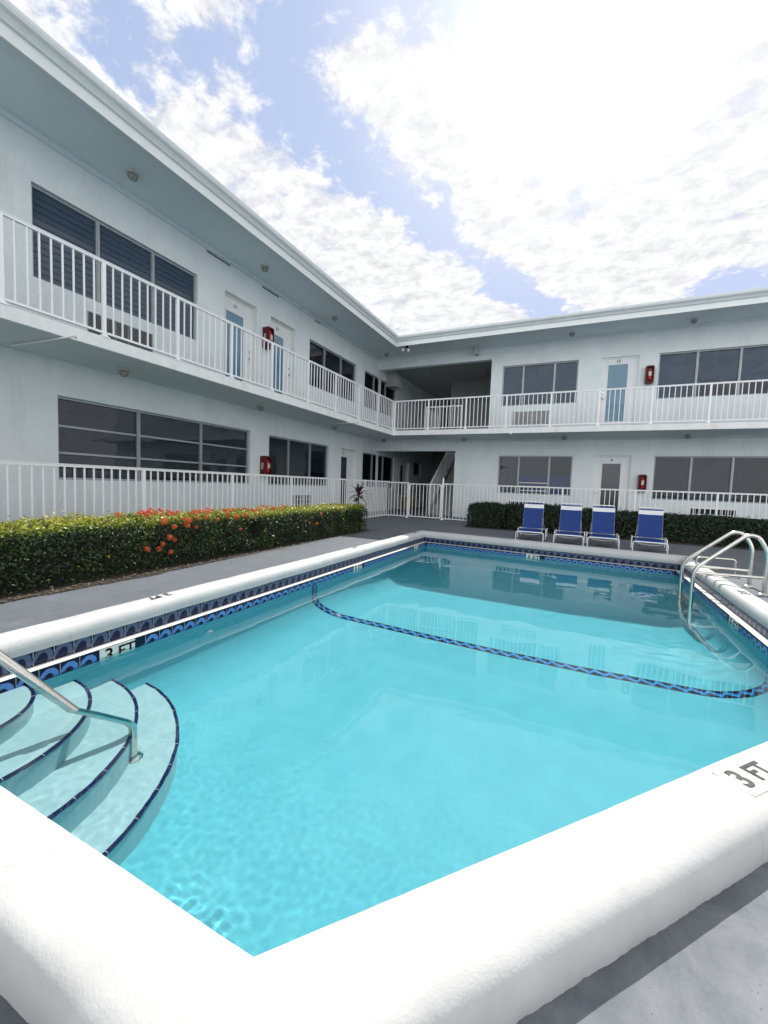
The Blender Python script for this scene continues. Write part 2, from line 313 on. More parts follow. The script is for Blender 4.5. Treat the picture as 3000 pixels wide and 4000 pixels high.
def thing(name, loc, label, cat, group=None, rz=0):
    o = bpy.data.objects.new(name, None); C.objects.link(o); o.location = loc; o.rotation_euler = (0, 0, rz); o.empty_display_size = .1
    return tag(o, label, cat, group)
def child(o, root):    # keep world coordinates for meshes built in world space
    o.parent = root; o.matrix_parent_inverse = (Matrix.Translation(root.location) @ Matrix.Rotation(root.rotation_euler.z, 4, 'Z')).inverted(); return o
def part(mb, name, mats, root): return child(mb.build(name, mats), root)
def copy_tree(o, parent=None):
    c = o.copy(); C.objects.link(c); c.parent = parent
    if parent is not None: c.matrix_parent_inverse = o.matrix_parent_inverse.copy()
    for ch in list(o.children): copy_tree(ch, c)
    return c
def bend(pts, r, n=6):     # round the corners of a polyline
    pts = [Vector(p) for p in pts]; out = [pts[0]]
    for i in range(1, len(pts)-1):
        a, b, c = pts[i-1], pts[i], pts[i+1]; da = (a-b).normalized(); dc = (c-b).normalized()
        rr = min(r, (a-b).length*.48, (c-b).length*.48); p0 = b+da*rr; p1 = b+dc*rr
        for k in range(n+1):
            t_ = k/n; out.append(p0*(1-t_)**2 + b*2*t_*(1-t_) + p1*t_*t_)
    out.append(pts[-1]); return out
def text_mesh(txt, size, mats, name, origin, xdir, ydir, depth=.002, spacing=1.0):
    cu = bpy.data.curves.new(name, 'FONT'); cu.body = txt; cu.size = size; cu.extrude = depth; cu.align_x = 'CENTER'; cu.align_y = 'CENTER'
    cu.offset = size*(.030 if mats == 'worn' else .012); cu.space_character = spacing
    tmp = bpy.data.objects.new('tmp', cu); C.objects.link(tmp); bpy.context.view_layer.update()
    me = bpy.data.meshes.new_from_object(tmp); bpy.data.objects.remove(tmp); bpy.data.curves.remove(cu)
    x = Vector(xdir).normalized(); y = Vector(ydir); y = (y - x*y.dot(x)).normalized(); z = x.cross(y)
    mt = Matrix(((x.x, y.x, z.x, origin[0]), (x.y, y.y, z.y, origin[1]), (x.z, y.z, z.z, origin[2]), (0, 0, 0, 1)))
    me.transform(mt); me.materials.clear(); me.materials.append(M_[mats])
    o = bpy.data.objects.new(name, me); C.objects.link(o); return o

# ================================================================== POOL GEOMETRY
ZD = 0.0; ZW = -.135; ZC = .11
INN = [(-2.79, .604), (-.539, .604), (1.42, 2.905), (1.42, 7.43), (-2.79, 7.88)]
OUT = [(-3.02, .372), (-.412, .372), (1.632, 2.765), (1.60, 7.86), (-3.02, 8.27)]
def offset_poly(P, d):          # inset by d (P counter-clockwise)
    n = len(P); L = []
    for i in range(n):
        a = Vector(P[i]); b = Vector(P[(i+1) % n]); e = (b-a).normalized(); nn = Vector((-e.y, e.x)); L.append((a+nn*d, e))
    out = []
    for i in range(n):
        p, e = L[i-1]; q, f = L[i]
        den = e.x*f.y-e.y*f.x; t_ = ((q.x-p.x)*f.y-(q.y-p.y)*f.x)/den; out.append((p.x+e.x*t_, p.y+e.y*t_))
    return out
WALL0 = offset_poly(INN, -.012)      # upper tile face (under the coping)
WALL1 = offset_poly(INN, .055)       # lower tile / pool wall face
XL = WALL1[0][0]
def inside(P, x, y, m=0):
    for i in range(len(P)):
        ax, ay = P[i]; bx, by = P[(i+1) % len(P)]
        L = math.hypot(bx-ax, by-ay)
        if ((bx-ax)*(y-ay)-(by-ay)*(x-ax))/L < -m: return False
    return True
pool = thing('swimming_pool', (-.7, 4.0, 0), 'angular swimming pool with thick white coping and navy wave tile bands', 'swimming pool')

# coping (swept profile, mitred)
mb = MB(); prof = [(.0, .012), (-.02, .03), (-.01, .07), (.05, .098), (.13, ZC), (.3, ZC+.004), (.55, ZC+.005), (.78, ZC+.002), (.88, .103), (.945, .088), (.985, .064), (1.0, .034), (.995, .004), (.985, -.012)]
ring = []
for i in range(5):
    a, b = INN[i], INN[(i+1) % 5]; c, d = OUT[i], OUT[(i+1) % 5]
    k = max(2, int(math.hypot(b[0]-a[0], b[1]-a[1])/(.008 if i < 2 else .03)))
    for j in range(k):
        t_ = j/k; ring.append(((a[0]+(b[0]-a[0])*t_, a[1]+(b[1]-a[1])*t_), (c[0]+(d[0]-c[0])*t_, c[1]+(d[1]-c[1])*t_)))
K = len(prof); vs = []
for (pi, po) in ring:
    for k, (t_, z) in enumerate(prof):
        x = pi[0]+(po[0]-pi[0])*t_; y = pi[1]+(po[1]-pi[1])*t_
        w = .0035*noise.noise(Vector((x*3, y*3, z*6))) + .0012*noise.noise(Vector((x*14, y*14, z*14)))
        if k >= K-3: z += .014*noise.noise(Vector((x*9, y*9, 5))) + .013*noise.noise(Vector((x*45, y*45, 2))) + .008*noise.noise(Vector((x*110, y*110, 2)))
        if t_ > .9: x += w*1.5; y += w*1.5
        vs.append((x, y, z+w))
n = len(ring); fs = [(i*K+k, i*K+k+1, ((i+1) % n)*K+k+1, ((i+1) % n)*K+k) for i in range(n) for k in range(K-1)]
mb.add(vs, fs, 0, True); coping = part(mb, 'coping', 'coping', pool)

# upper tile band, ledge, lower tile band
WAVE = [(-.40, .07, .02), (-.16, .12, .05), (.00, .26, .075), (.10, .46, .10), (.22, .65, .12), (.42, .77, .135), (.62, .74, .145), (.76, .58, .145), (.80, .38, .13), (.76, .22, .09), (.70, .12, .03)]
def wave_quads(s):      # breaking-wave motif in one tile: list of (left, right) ribbon points
    out = []
    for i, (u, v, h) in enumerate(WAVE):
        a = WAVE[max(0, i-1)]; b = WAVE[min(len(WAVE)-1, i+1)]; dx, dy = b[0]-a[0], b[1]-a[1]; L = math.hypot(dx, dy)
        out.append((((u-dy/L*h)*s, (v+dx/L*h)*s), ((u+dy/L*h)*s, (v-dx/L*h)*s)))
    return out
TS = .107
def tile_band(P, z1, z0, wmat, name, skip=(), flip=False):
    """P polygon; builds a band of square tiles with raised motif; skip = list of (edge, s0, s1)"""
    b = MB(); out = .0012
    for i in range(5):
        a = Vector((*P[i], 0)); c = Vector((*P[(i+1) % 5], 0)); e = (c-a); L = e.length; e.normalize(); nn = Vector((-e.y, e.x, 0))
        b.add([a+Vector((0, 0, z0)), c+Vector((0, 0, z0)), c+Vector((0, 0, z1)), a+Vector((0, 0, z1))], [(0, 1, 2, 3)], 0)
        k = int(L/TS); s0 = (L-k*TS)/2
        for j in range(k+1):
            s = s0+j*TS
            if s > L-.002 or s < .002: continue
            if any(ed == i and q0-.01 < s < q1+.01 for ed, q0, q1 in skip): continue
            p = a+e*(s-.0012)+nn*.0008      # grout joint
            b.add([p+Vector((0, 0, z0)), p+e*.0024+Vector((0, 0, z0)), p+e*.0024+Vector((0, 0, z1)), p+Vector((0, 0, z1))], [(0, 1, 2, 3)], 2)
        for j in range(k):
            s = s0+j*TS
            if any(ed == i and q0-TS*.5 < s+TS/2 < q1+TS*.5 for ed, q0, q1 in skip): continue
            zb = z1-TS-.002; vv = []
            for pr_ in wave_quads(TS):
                for (u, v) in pr_: vv.append(a+e*(s+(TS-u))+nn*out+Vector((0, 0, min(max(zb+v, z0+.001), z1-.003))))
            b.add(vv, [(2*q, 2*q+1, 2*q+3, 2*q+2) for q in range(len(WAVE)-1)], 1)
    return b.build(name, ['navy', wmat, 'grout'])
def tri_clean(o):       # concave motifs -> triangles
    bm = bmesh.new(); bm.from_mesh(o.data)
    bmesh.ops.triangulate(bm, faces=[f for f in bm.faces if len(f.verts) > 4], ngon_method='EAR_CLIP')
    bmesh.ops.delete(bm, geom=[v for v in bm.verts if not v.link_faces], context='VERTS')
    bm.to_mesh(o.data); bm.free()
# polygon runs CCW: edge0 near(+x), edge1 diagonal, edge2 right wall (+y), edge3 far (-x), edge4 left (-y)
def sL(y, P): return P[4][1]-y           # distance along edge 4 for a given y
mk = []    # lower-band depth markers: (edge, s0, s1, text, kind)
P1 = WALL1
def far_s(x): 
    a, b = P1[3], P1[4]; return (a[0]-x)/(a[0]-b[0])*math.hypot(b[0]-a[0], b[1]-a[1])
mk.append((4, sL(1.807, P1), sL(1.573, P1), '3 FT', 'beside the pool steps')); mk.append((4, sL(5.125, P1), sL(4.885, P1), '5 FT', 'left')); mk.append((4, sL(7.42, P1), sL(7.17, P1), '6 FT', 'lc'))
mk.append((3, far_s(-.565), far_s(-.79), '6 FT', 'far')); mk.append((2, 4.69-P1[2][1], 4.93-P1[2][1], '5 FT', 'right'))
up = child(tile_band(WALL0, .03, -.079, 'wavegrey', 'upper_tile_band'), pool); tri_clean(up)
lo = child(tile_band(WALL1, -.0785, -.187, 'waveblue', 'waterline_tile_band', skip=[m[:3] for m in mk]), pool); tri_clean(lo)
mb = MB()
for i in range(5):
    a, b = WALL0[i], WALL0[(i+1) % 5]; c, d = WALL1[i], WALL1[(i+1) % 5]
    mb.add([(*a, -.077), (*b, -.077), (*d, -.077), (*c, -.077)], [(0, 1, 2, 3)])
    mb.add([(*c, -.077), (*d, -.077), (*d, -.0835), (*c, -.0835)], [(0, 3, 2, 1)])
    e = Vector((b[0]-a[0], b[1]-a[1])); L = e.length; e.normalize(); k = int(L/.107)
    for j in range(1, k):
        p = Vector(a)+e*(j*L/k); q = p+Vector((-e.y, e.x))*.066
        mb.add([(*p, -.0762), (p.x+e.x*.002, p.y+e.y*.002, -.0762), (q.x+e.x*.002, q.y+e.y*.002, -.0762), (*q, -.0762)], [(0, 1, 2, 3)], 1)
part(mb, 'tile_ledge', ['ledge', 'grout'], pool)
for ed, s0, s1, txt, where in mk:
    a = Vector((*P1[ed], 0)); c = Vector((*P1[(ed+1) % 5], 0)); e = (c-a).normalized(); nn = Vector((-e.y, e.x, 0)); mid = (s0+s1)/2
    b = MB(); sz = abs(s1-s0)
    for q0, q1 in ((s0, mid-.001), (mid+.001, s1)):
        b.obox(a+e*q0+nn*-.004+Vector((0, 0, -.192)), e*(q1-q0), nn*.0065, (0, 0, .109))
    mo = part(b, 'depth_marker', 'marker', pool)
    for q, tx, w in ((mid+sz*.25, txt[0], 1), (mid-sz*.25, 'FT', 1)):
        to = text_mesh(tx, .128 if tx != 'FT' else .112, 'black', 'depth_number', a+e*q+nn*.0035+Vector((0, 0, -.139)), -e, (0, 0, 1), .0004)
        to.matrix_parent_inverse = Matrix(); child(to, pool); to.parent = mo; to.matrix_parent_inverse = mo.matrix_parent_inverse

# ---- basin
def zf(y):      # floor depth
    if y < 3.96: return -.985-.135*max(0, (y-.6))/3.36
    t_ = min(1, (y-3.96)/2.6); t_ = t_*t_*(3-2*t_); return -1.12-.62*t_ - .04*max(0, y-6.56)
RC = .42
def wd(x, y):
    ds = []
    for i in range(5):
        ax, ay = P1[i]; bx, by = P1[(i+1) % 5]; L = math.hypot(bx-ax, by-ay)
        ds.append(max(0, ((bx-ax)*(y-ay)-(by-ay)*(x-ax))/L))
    return ds
def basin_z(x, y):
    ds = wd(x, y); q = [max(0, 1-d/RC) for d in ds]; s = min(1, math.sqrt(sum(v*v for v in q)))
    return zf(y)+RC*(1-math.sqrt(max(0, 1-s*s)))
def clus(n):    # clustered 0..1
    return [.5-.5*math.cos(math.pi*i/n) for i in range(n+1)]
ny, nx = 110, 70
ys = []
y0, y1 = P1[0][1], P1[4][1]
def xr(y):     # right boundary
    if y <= P1[2][1]: return P1[1][0]+(P1[2][0]-P1[1][0])*(y-P1[1][1])/(P1[2][1]-P1[1][1])
    if y <= P1[3][1]: return P1[2][0]
    return P1[3][0]+(P1[4][0]-P1[3][0])*(y-P1[3][1])/(P1[4][1]-P1[3][1])
ys = [y0+(y1-.02-y0)*(c_) for c_ in clus(ny)]
grid = []
for y in ys:
    r = xr(y); grid.append([(XL+(r-XL)*c_, y) for c_ in clus(nx)])
mb = MB(); vs = [(x, y, basin_z(x, y)) for row in grid for x, y in row]
fs = [(j*(nx+1)+i, j*(nx+1)+i+1, (j+1)*(nx+1)+i+1, (j+1)*(nx+1)+i) for j in range(ny) for i in range(nx)]
mb.add(vs, fs, 0, True)
for i in range(5):
    a, b = P1[i], P1[(i+1) % 5]; k = 30
    for j in range(k):
        p = (a[0]+(b[0]-a[0])*j/k, a[1]+(b[1]-a[1])*j/k); q = (a[0]+(b[0]-a[0])*(j+1)/k, a[1]+(b[1]-a[1])*(j+1)/k)
        mb.add([(*p, -.186), (*q, -.186), (*q, zf(q[1])+RC-.08), (*p, zf(p[1])+RC-.08)], [(0, 3, 2, 1)])
basin = part(mb, 'basin', 'plaster', pool)
# ---- break line of wave tiles across the floor
YB = 3.965
def path():
    pts = []; r = P1[2][0]; zfl = zf(YB)
    for k in range(5): pts.append((XL, -.187+(zfl+RC+.187)*k/4, 1, 0))
    for k in range(1, 13):
        th = math.pi/2*k/12; pts.append((XL+RC-RC*math.cos(th), zfl+RC-RC*math.sin(th), math.cos(th), math.sin(th)))
    m = 46
    for k in range(1, m): pts.append((XL+RC+(r-XL-2*RC)*k/m, zfl, 0, 1))
    for k in range(12, -1, -1):
        th = math.pi/2*k/12; pts.append((r-RC+RC*math.cos(th), zfl+RC-RC*math.sin(th), -math.cos(th), math.sin(th)))
    for k in range(3, -1, -1): pts.append((r, -.187+(zfl+RC+.187)*k/4, -1, 0))
    return pts
pp = path(); acc = [0]
for i in range(1, len(pp)): acc.append(acc[-1]+math.hypot(pp[i][0]-pp[i-1][0], pp[i][1]-pp[i-1][1]))
def at(s):
    s = min(max(s, 0), acc[-1]-1e-6); i = max(0, min(len(acc)-2, next(k for k in range(len(acc)-1) if acc[k+1] >= s))); t_ = (s-acc[i])/(acc[i+1]-acc[i])
    return [pp[i][k]*(1-t_)+pp[i+1][k]*t_ for k in range(4)]
def band_pt(s, w, h):      # w across (-1..1), h lift
    x, z, nx_, nz_ = at(s); y = YB+w*.053
    return (x+nx_*h, y, z+nz_*h + (zf(y)-zf(YB))*nz_)
mb = MB()
n = 200
for i in range(n):
    s0, s1 = acc[-1]*i/n, acc[-1]*(i+1)/n
    mb.add([band_pt(s0, -1, .003), band_pt(s1, -1, .003), band_pt(s1, 1, .003), band_pt(s0, 1, .003)], [(0, 1, 2, 3)], 0)
per = .115; k = int(acc[-1]/per)
for j in range(k):          # running S ribbon
    P_ = []
    for q in range(9):
        u = q/8; c_ = .46*math.sin(2*math.pi*u)+.14*math.sin(4*math.pi*u); h_ = .52-.14*abs(math.cos(2*math.pi*u))
        P_.append((u, min(.93, c_+h_), max(-.93, c_-h_)))
    for a_, b_ in zip(P_[:-1], P_[1:]):
        s0, s1 = (j+a_[0])*per, (j+b_[0])*per
        mb.add([band_pt(s0, a_[2], .005), band_pt(s1, b_[2], .005), band_pt(s1, b_[1], .005), band_pt(s0, a_[1], .005)], [(0, 1, 2, 3)], 1)
part(mb, 'break_line_tiles', ['navy', 'wavetinted'], pool)
# ---- corner steps
SC = (XL, .80); treads = [(.38, -.150), (.625, -.345), (.85, -.565), (1.062, -.80)]
YN = P1[0][1]
for i, (r, z) in enumerate(treads):
    zb = treads[i+1][1] if i < 3 else -1.06
    arc = []
    m = 40
    for k in range(m+1):
        a = math.pi/2*(1-k/m); arc.append((SC[0]+r*math.cos(a), SC[1]+r*math.sin(a)))
    arc.append((SC[0]+r, YN+.001))
    mb = MB(); top = [(x, y, z) for x, y in arc]; cen = (XL, YN+.001, z)
    for k in range(len(arc)-1):
        mb.add([cen, top[k+1], top[k]], [(0, 1, 2)])
        p, q = arc[k], arc[k+1]; mb.add([(*p, z), (*q, z), (*q, zb-.03), (*p, zb-.03)], [(0, 1, 2, 3)], 0, True)
    st = part(mb, 'pool_step', 'steps', pool)
    mb = MB(); L = r*math.pi/2+(SC[1]-YN); k = max(3, int(L/.155)); 
    def ap(s, rr, zz_):
        if s < r*math.pi/2: a = math.pi/2-s/r; return (SC[0]+rr*math.cos(a), SC[1]+rr*math.sin(a), zz_)
        return (SC[0]+rr, SC[1]-(s-r*math.pi/2), zz_)
    sub = 5
    for j in range(k):
        for q in range(sub):
            s0 = L*(j+q/sub*0.975)/k; s1 = L*(j+(q+1)/sub*0.975)/k
            P_ = [(r-.010, z+.0015), (r-.007, z+.005), (r+.004, z+.005), (r+.009, z-.002), (r+.009, z-.015), (r+.002, z-.017)]
            for (ra, za), (rb, zb_) in zip(P_[:-1], P_[1:]):
                mb.add([ap(s0, ra, za), ap(s0, rb, zb_), ap(s1, rb, zb_), ap(s1, ra, za)], [(0, 1, 2, 3)], 0, True)
        s0 = L*(j+0.975)/k; s1 = L*(j+1)/k
        P_ = [(r-.010, z+.001), (r-.007, z+.004), (r+.003, z+.004), (r+.0075, z-.002), (r+.0075, z-.015)]
        for (ra, za), (rb, zb_) in zip(P_[:-1], P_[1:]): mb.add([ap(s0, ra, za), ap(s0, rb, zb_), ap(s1, rb, zb_), ap(s1, ra, za)], [(0, 1, 2, 3)], 1)
    no = part(mb, 'nosing', ['stepnose', 'grout'], pool); no.parent = st; no.matrix_parent_inverse = st.matrix_parent_inverse @ Matrix(); no.matrix_parent_inverse = Matrix()
# wall fittings
for y_, z_, e_ in ((2.45, -.43, 0), (5.9, -.40, 1)):
    mb = MB(); x0 = XL if e_ == 0 else P1[2][0]; sgn = 1 if e_ == 0 else -1
    pr = [(.034, .0), (.036, .006), (.028, .012), (.016, .013), (.014, .004)]
    vs = [(x0+sgn*h, y_+r*math.cos(2*math.pi*j/16), z_+r*math.sin(2*math.pi*j/16)) for r, h in pr for j in range(16)]
    mb.add(vs, [(i*16+j, i*16+(j+1) % 16, (i+1)*16+(j+1) % 16, (i+1)*16+j) for i in range(4) for j in range(16)], 0, True)
    part(mb, 'inlet_fitting', 'whitestrap', pool)

# coping depth marks
cm = (1.276, 1.495, 0)      # diagonal direction
dv = Vector(cm).normalized(); nv = Vector((dv.y, -dv.x, 0))      # nv points outwards (towards the camera side)
def flat_marker(c, xd, yd, txt, tiles=True, s=.12):
    xd = Vector(xd).normalized(); yd = Vector(yd).normalized(); root_ = None
    if tiles:
        b = MB()
        for q in (-1, 1):
            o = Vector((*c, ZC+.001))+xd*(q*s*.505-s*.5)-yd*s*.56
            b.obox(o+Vector((0, 0, .001)), xd*s*.99, yd*s*1.12, (0, 0, .0045))
        root_ = part(b, 'depth_marker', 'markerold', pool)
    for q, tx in ((-1, txt[0]), (1, 'FT')):
        to = text_mesh(tx, s*(.98 if tx != 'FT' else .86), 'worn', 'depth_number', Vector((*c, ZC+(.0070 if tiles else .0075)))+xd*(q*s*.5), xd, yd, .0006)
        child(to, pool)
        if root_: to.parent = root_; to.matrix_parent_inverse = root_.matrix_parent_inverse
    return root_
flat_marker((.578, 1.745), dv, -nv, '3 FT', True, .108)
flat_marker((-2.915, 2.135), (0, -1, 0), (1, 0, 0), '3 FT', False, .105)
flat_marker((-2.915, 5.22), (0, -1, 0), (1, 0, 0), '5 FT', False, .085)
flat_marker((-2.915, 7.64), (0, -1, 0), (1, 0, 0), '6 FT', False, .085)
flat_marker((1.52, 5.14), (0, 1, 0), (-1, 0, 0), '5 FT', False, .10)
flat_marker((1.52, 7.47), (0, 1, 0), (-1, 0, 0), '6 FT', False, .10)

# ---- water sheet with ripples
def ripple(x, y):
    h = .0010*noise.noise(Vector((x*2.2, y*1.6, 0)))+.0006*noise.noise(Vector((x*5, y*4, 7)))
    near = max(0, 1-max(0, y-1.0)/2.2)**1.5
    side = max(0, 1-(1.45-x)/1.6) if x < 1.5 else 1
    ladder = math.exp(-((x-1.15)**2+(y-5.4)**2)/.5)
    h += near*(.0005*noise.noise(Vector((x*8, y*7, 3)))+.00026*noise.noise(Vector((x*24, y*20, 9)))+.00016*noise.noise(Vector((x*38, y*34, 1))))
    h += ladder*(.0020*noise.noise(Vector((x*6, y*6, 30))))
    for cx, cy, rr, am in ((-1.29, 1.43, .20, .0016), (-.93, 1.36, .13, .0009), (-.62, 1.0, .14, .0006)):
        d = math.hypot(x-cx, y-cy)
        if d < rr*2.2:
            env = math.exp(-(d/rr)**2)
            h += am*env*(.12*math.sin(d*115)*min(1, d/.05)+.9*noise.noise(Vector((x*34, y*34, 4))))
    return h
PW = offset_poly(P1, -.02)
st_ = .0125; x0_, x1_, y0_, y1_ = PW[0][0], PW[2][0], PW[0][1], PW[4][1]
nxw = int((x1_-x0_)/st_)+1; nyw = int((y1_-y0_)/st_)+1
idx = {}; V_ = []; F_ = []
def wv(i, j):
    if (i, j) not in idx:
        x = x0_+i*st_; y = y0_+j*st_; idx[(i, j)] = len(V_); V_.append((x, y, ZW+ripple(x, y)))
    return idx[(i, j)]
for j in range(nyw):
    for i in range(nxw):
        if inside(PW, x0_+(i+.5)*st_, y0_+(j+.5)*st_, .012): F_.append((wv(i, j), wv(i+1, j), wv(i+1, j+1), wv(i, j+1)))
mb = MB(); mb.add(V_, F_, 0, True); water = mb.build('water', 'water'); tag(water, kind='structure')
water.cycles.is_caustics_caster = True
for o in list(pool.children)+[c for q in pool.children for c in q.children]: o.cycles.is_caustics_receiver = True

# ================================================================== GROUND
mb = MB(); OD = offset_poly(OUT, .03); far_ = 900
def deck_z(x, y): return 0.0
ringO = [(-far_, -far_), (far_, -far_), (far_, far_), (-far_, far_)]
# ground as quads around the pool
bm = bmesh.new()
vo = [bm.verts.new((x, y, 0)) for x, y in ringO]; vi = [bm.verts.new((x, y, 0)) for x, y in OD]
eo = [bm.edges.new((vo[i], vo[(i+1) % 4])) for i in range(4)]; ei = [bm.edges.new((vi[i], vi[(i+1) % 5])) for i in range(5)]
bmesh.ops.triangle_fill(bm, use_beauty=True, use_dissolve=False, edges=eo+ei)
for f in bm.faces:
    if f.normal.z < 0: f.normal_flip()
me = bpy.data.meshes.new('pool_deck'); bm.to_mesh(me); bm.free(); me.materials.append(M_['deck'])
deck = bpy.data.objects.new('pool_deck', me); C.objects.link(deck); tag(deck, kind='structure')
# planting beds
def bed(name, pts):
    b = MB(); c = Vector((sum(p[0] for p in pts)/len(pts), sum(p[1] for p in pts)/len(pts), .012)); m = len(pts)
    P_ = []
    for i in range(m):
        a = Vector((*pts[i], .004)); d = Vector((*pts[(i+1) % m], .004)); L = (d-a).length; k = max(1, int(L/.08)); nn = Vector((d.y-a.y, a.x-d.x, 0)).normalized()
        for j in range(k):
            p = a+(d-a)*j/k; P_.append(p+nn*(.035*noise.noise(p*4)+.02*noise.noise(p*14)))
    b.add([c]+P_, [(0, i+1, (i+1) % len(P_)+1) for i in range(len(P_))]); o = b.build(name, 'soil'); tag(o, kind='structure'); return o
bed('soil', [(-4.07, -2.5), (-4.07, 2.0), (-4.02, 2.8), (-4.12, 4.2), (-4.2, 6), (-4.25, 8.35), (-5.1, 8.6), (-5.6, 8.6), (-5.6, -2.5)])
bed('soil', [(-2.75, 10.75), (5.5, 10.55), (5.5, 12.2), (-2.75, 12.2)])
# fallen leaves on the bed edge
mb = MB(); col_ = []
for i in range(700):
    y = random.uniform(-1, 8.6); x = -4.12-abs(random.gauss(0, .10))+.06; a = random.uniform(0, 6.3); s = random.uniform(.012, .026); tl = random.uniform(-.5, .5)
    p = Vector((x, y, .016)); d = Vector((math.cos(a), math.sin(a), tl*.5))*s; e = Vector((-math.sin(a), math.cos(a), tl*.3))*s*.45
    mb.add([p-d, p+e, p+d, p-e], [(0, 1, 2, 3)], 0)
lv = mb.build('fallen_leaves', mat('dry leaves', (.16, .11, .06), .8, var=(.07, .05, .03), varscale=20)); tag(lv, 'dry fallen leaves along the foot of the flowering hedge', 'leaf litter', kind='stuff')

# ================================================================== BUILDING
XW, YW = -7.08, 14.1; ZT = 5.72       # wall planes, soffit level
XR = 8.5; YF = -9.0
ZS1, ZS0 = 2.87, 2.715                # walkway slab top / underside
bld = thing('motel_building', (XW, YW, 0), 'two-storey white stucco motel wrapping the courtyard in an L', 'building')
LZ = lambda r: 1.05+r*7.08
LY = lambda r: r*7.08
BZ = lambda r: 1.05+r*14.1
BX = lambda r: r*14.1

def wall_holes(u0, u1, z0, z1, holes, place, depth=.16):
    """wall face with rectangular openings + reveals. place(u, z, d) -> xyz, d = depth behind the face"""
    us = sorted({u0, u1, *[h[0] for h in holes], *[h[1] for h in holes]}); zs = sorted({z0, z1, *[h[2] for h in holes], *[h[3] for h in holes]})
    b = MB()
    for ua, ub in zip(us[:-1], us[1:]):
        for za, zb in zip(zs[:-1], zs[1:]):
            uc, zc = (ua+ub)/2, (za+zb)/2
            if any(h[0] < uc < h[1] and h[2] < zc < h[3] for h in holes): continue
            b.add([place(ua, za, 0), place(ub, za, 0), place(ub, zb, 0), place(ua, zb, 0)], [(0, 1, 2, 3)])
    for h in holes:
        a, c, e, f = h[:4]; dd = h[4] if len(h) > 4 else depth
        q = [(a, e), (c, e), (c, f), (a, f)]
        for i in range(4):
            p, r = q[i], q[(i+1) % 4]; b.add([place(*p, 0), place(*r, 0), place(*r, dd), place(*p, dd)], [(0, 1, 2, 3)], 1 if len(h) > 5 else 0)
    return b
PL = lambda u, z, d=0: (XW-d, u, z)         # left wing wall (u = y)
PB = lambda u, z, d=0: (u, YW+d, z)         # back wing wall (u = x)

# openings: (u0,u1,z0,z1)
Lh = {'wA': (LY(.458), LY(.845), LZ(.384), LZ(.564)), 'dA': (LY(.943), LY(1.080), ZS1+.002, LZ(.567)), 'dB': (LY(1.147), LY(1.283), ZS1+.002, LZ(.567)),
      'wB': (LY(1.375), LY(1.754), LZ(.385), LZ(.564)), 'wC': (LY(1.839), LY(2.228), LZ(.385), LZ(.562)),
      'lA': (LY(.497), LY(1.057), LZ(-.0145), LZ(.162)), 'lB': (LY(1.149), LY(1.532), LZ(-.017), LZ(.159)), 'd2': (LY(1.637), LY(1.785), .03, LZ(.159)),
      'lC': (LY(1.845), LY(2.236), LZ(-.017), LZ(.158)), 'acA': (LY(.558), LY(.709), LZ(.299), LZ(.357)), 'acB': (LY(1.275), LY(1.41), LZ(-.108), LZ(-.054)),
      'acC': (13.30, 14.02, .42, .72), 'dI': (16.49, 17.5, .03, 2.06), 'wI': (18.05, 19.03, 1.52, 2.13)}
Bh = {'w1': (BX(-.179), BX(-.019), BZ(.192), BZ(.284)), 'w2': (BX(.1275), BX(.33), BZ(.192), BZ(.283)), 'd15': (BX(.0245), BX(.093), ZS1+.002, BZ(.283)),
      'w3': (BX(-.178), BX(-.0185), BZ(-.0105), BZ(.0775)), 'w4': (BX(.133), BX(.335), BZ(-.011), BZ(.078)), 'd6': (BX(.023), BX(.092), .03, BZ(.078)),
      'ac1': (BX(-.150), BX(-.073), BZ(.147), BZ(.178)), 'ac3': (BX(-.150), BX(-.073), BZ(-.062), BZ(-.029)), 'ac4': (BX(.200), BX(.272), BZ(-.058), BZ(-.0255)),
      'opU': (XW-.001, BX(-.2055), ZS1, BZ(.3025)), 'opL': (XW-.001, BX(-.284), -.02, BZ(.0885))}
mb = wall_holes(YF, 24.5, -.05, ZT+.1, list(Lh.values()), PL, .14); wl = part(mb, 'wall', ['stucco'], bld)
mb = wall_holes(XW, XR, -.05, ZT+.1, [v for k, v in Bh.items() if k not in ('opU', 'opL')]+[(*Bh['opU'], .22), (*Bh['opL'], .22)], PB, .14); wb = part(mb, 'wall', ['stucco'], bld)
# little return where the beams of the passage meet the long wall
for za, zb in ((BZ(.3025)-.003, ZT-.05), (BZ(.0885)-.003, ZS0-.002)): part(MB().box(XW+.0005, XW+.035, YW-.012, YW+.10, za, zb), 'corner_trim', 'stucco', bld)
# solid body behind (keeps light out) : back faces, interior floors
mb = MB()
mb.box(XW-4, XW-.30, YF, 24.5, -.05, ZT+.1)
part(mb, 'interior_core', 'interior', bld)
mb = MB(); mb.box(BX(-.2055)+.02, XR, YW+.30, 24.5, ZS1, ZT+.1); mb.box(BX(-.284)+.02, XR, YW+.30, 24.5, -.05, ZS0); part(mb, 'interior_core', 'interior', bld)

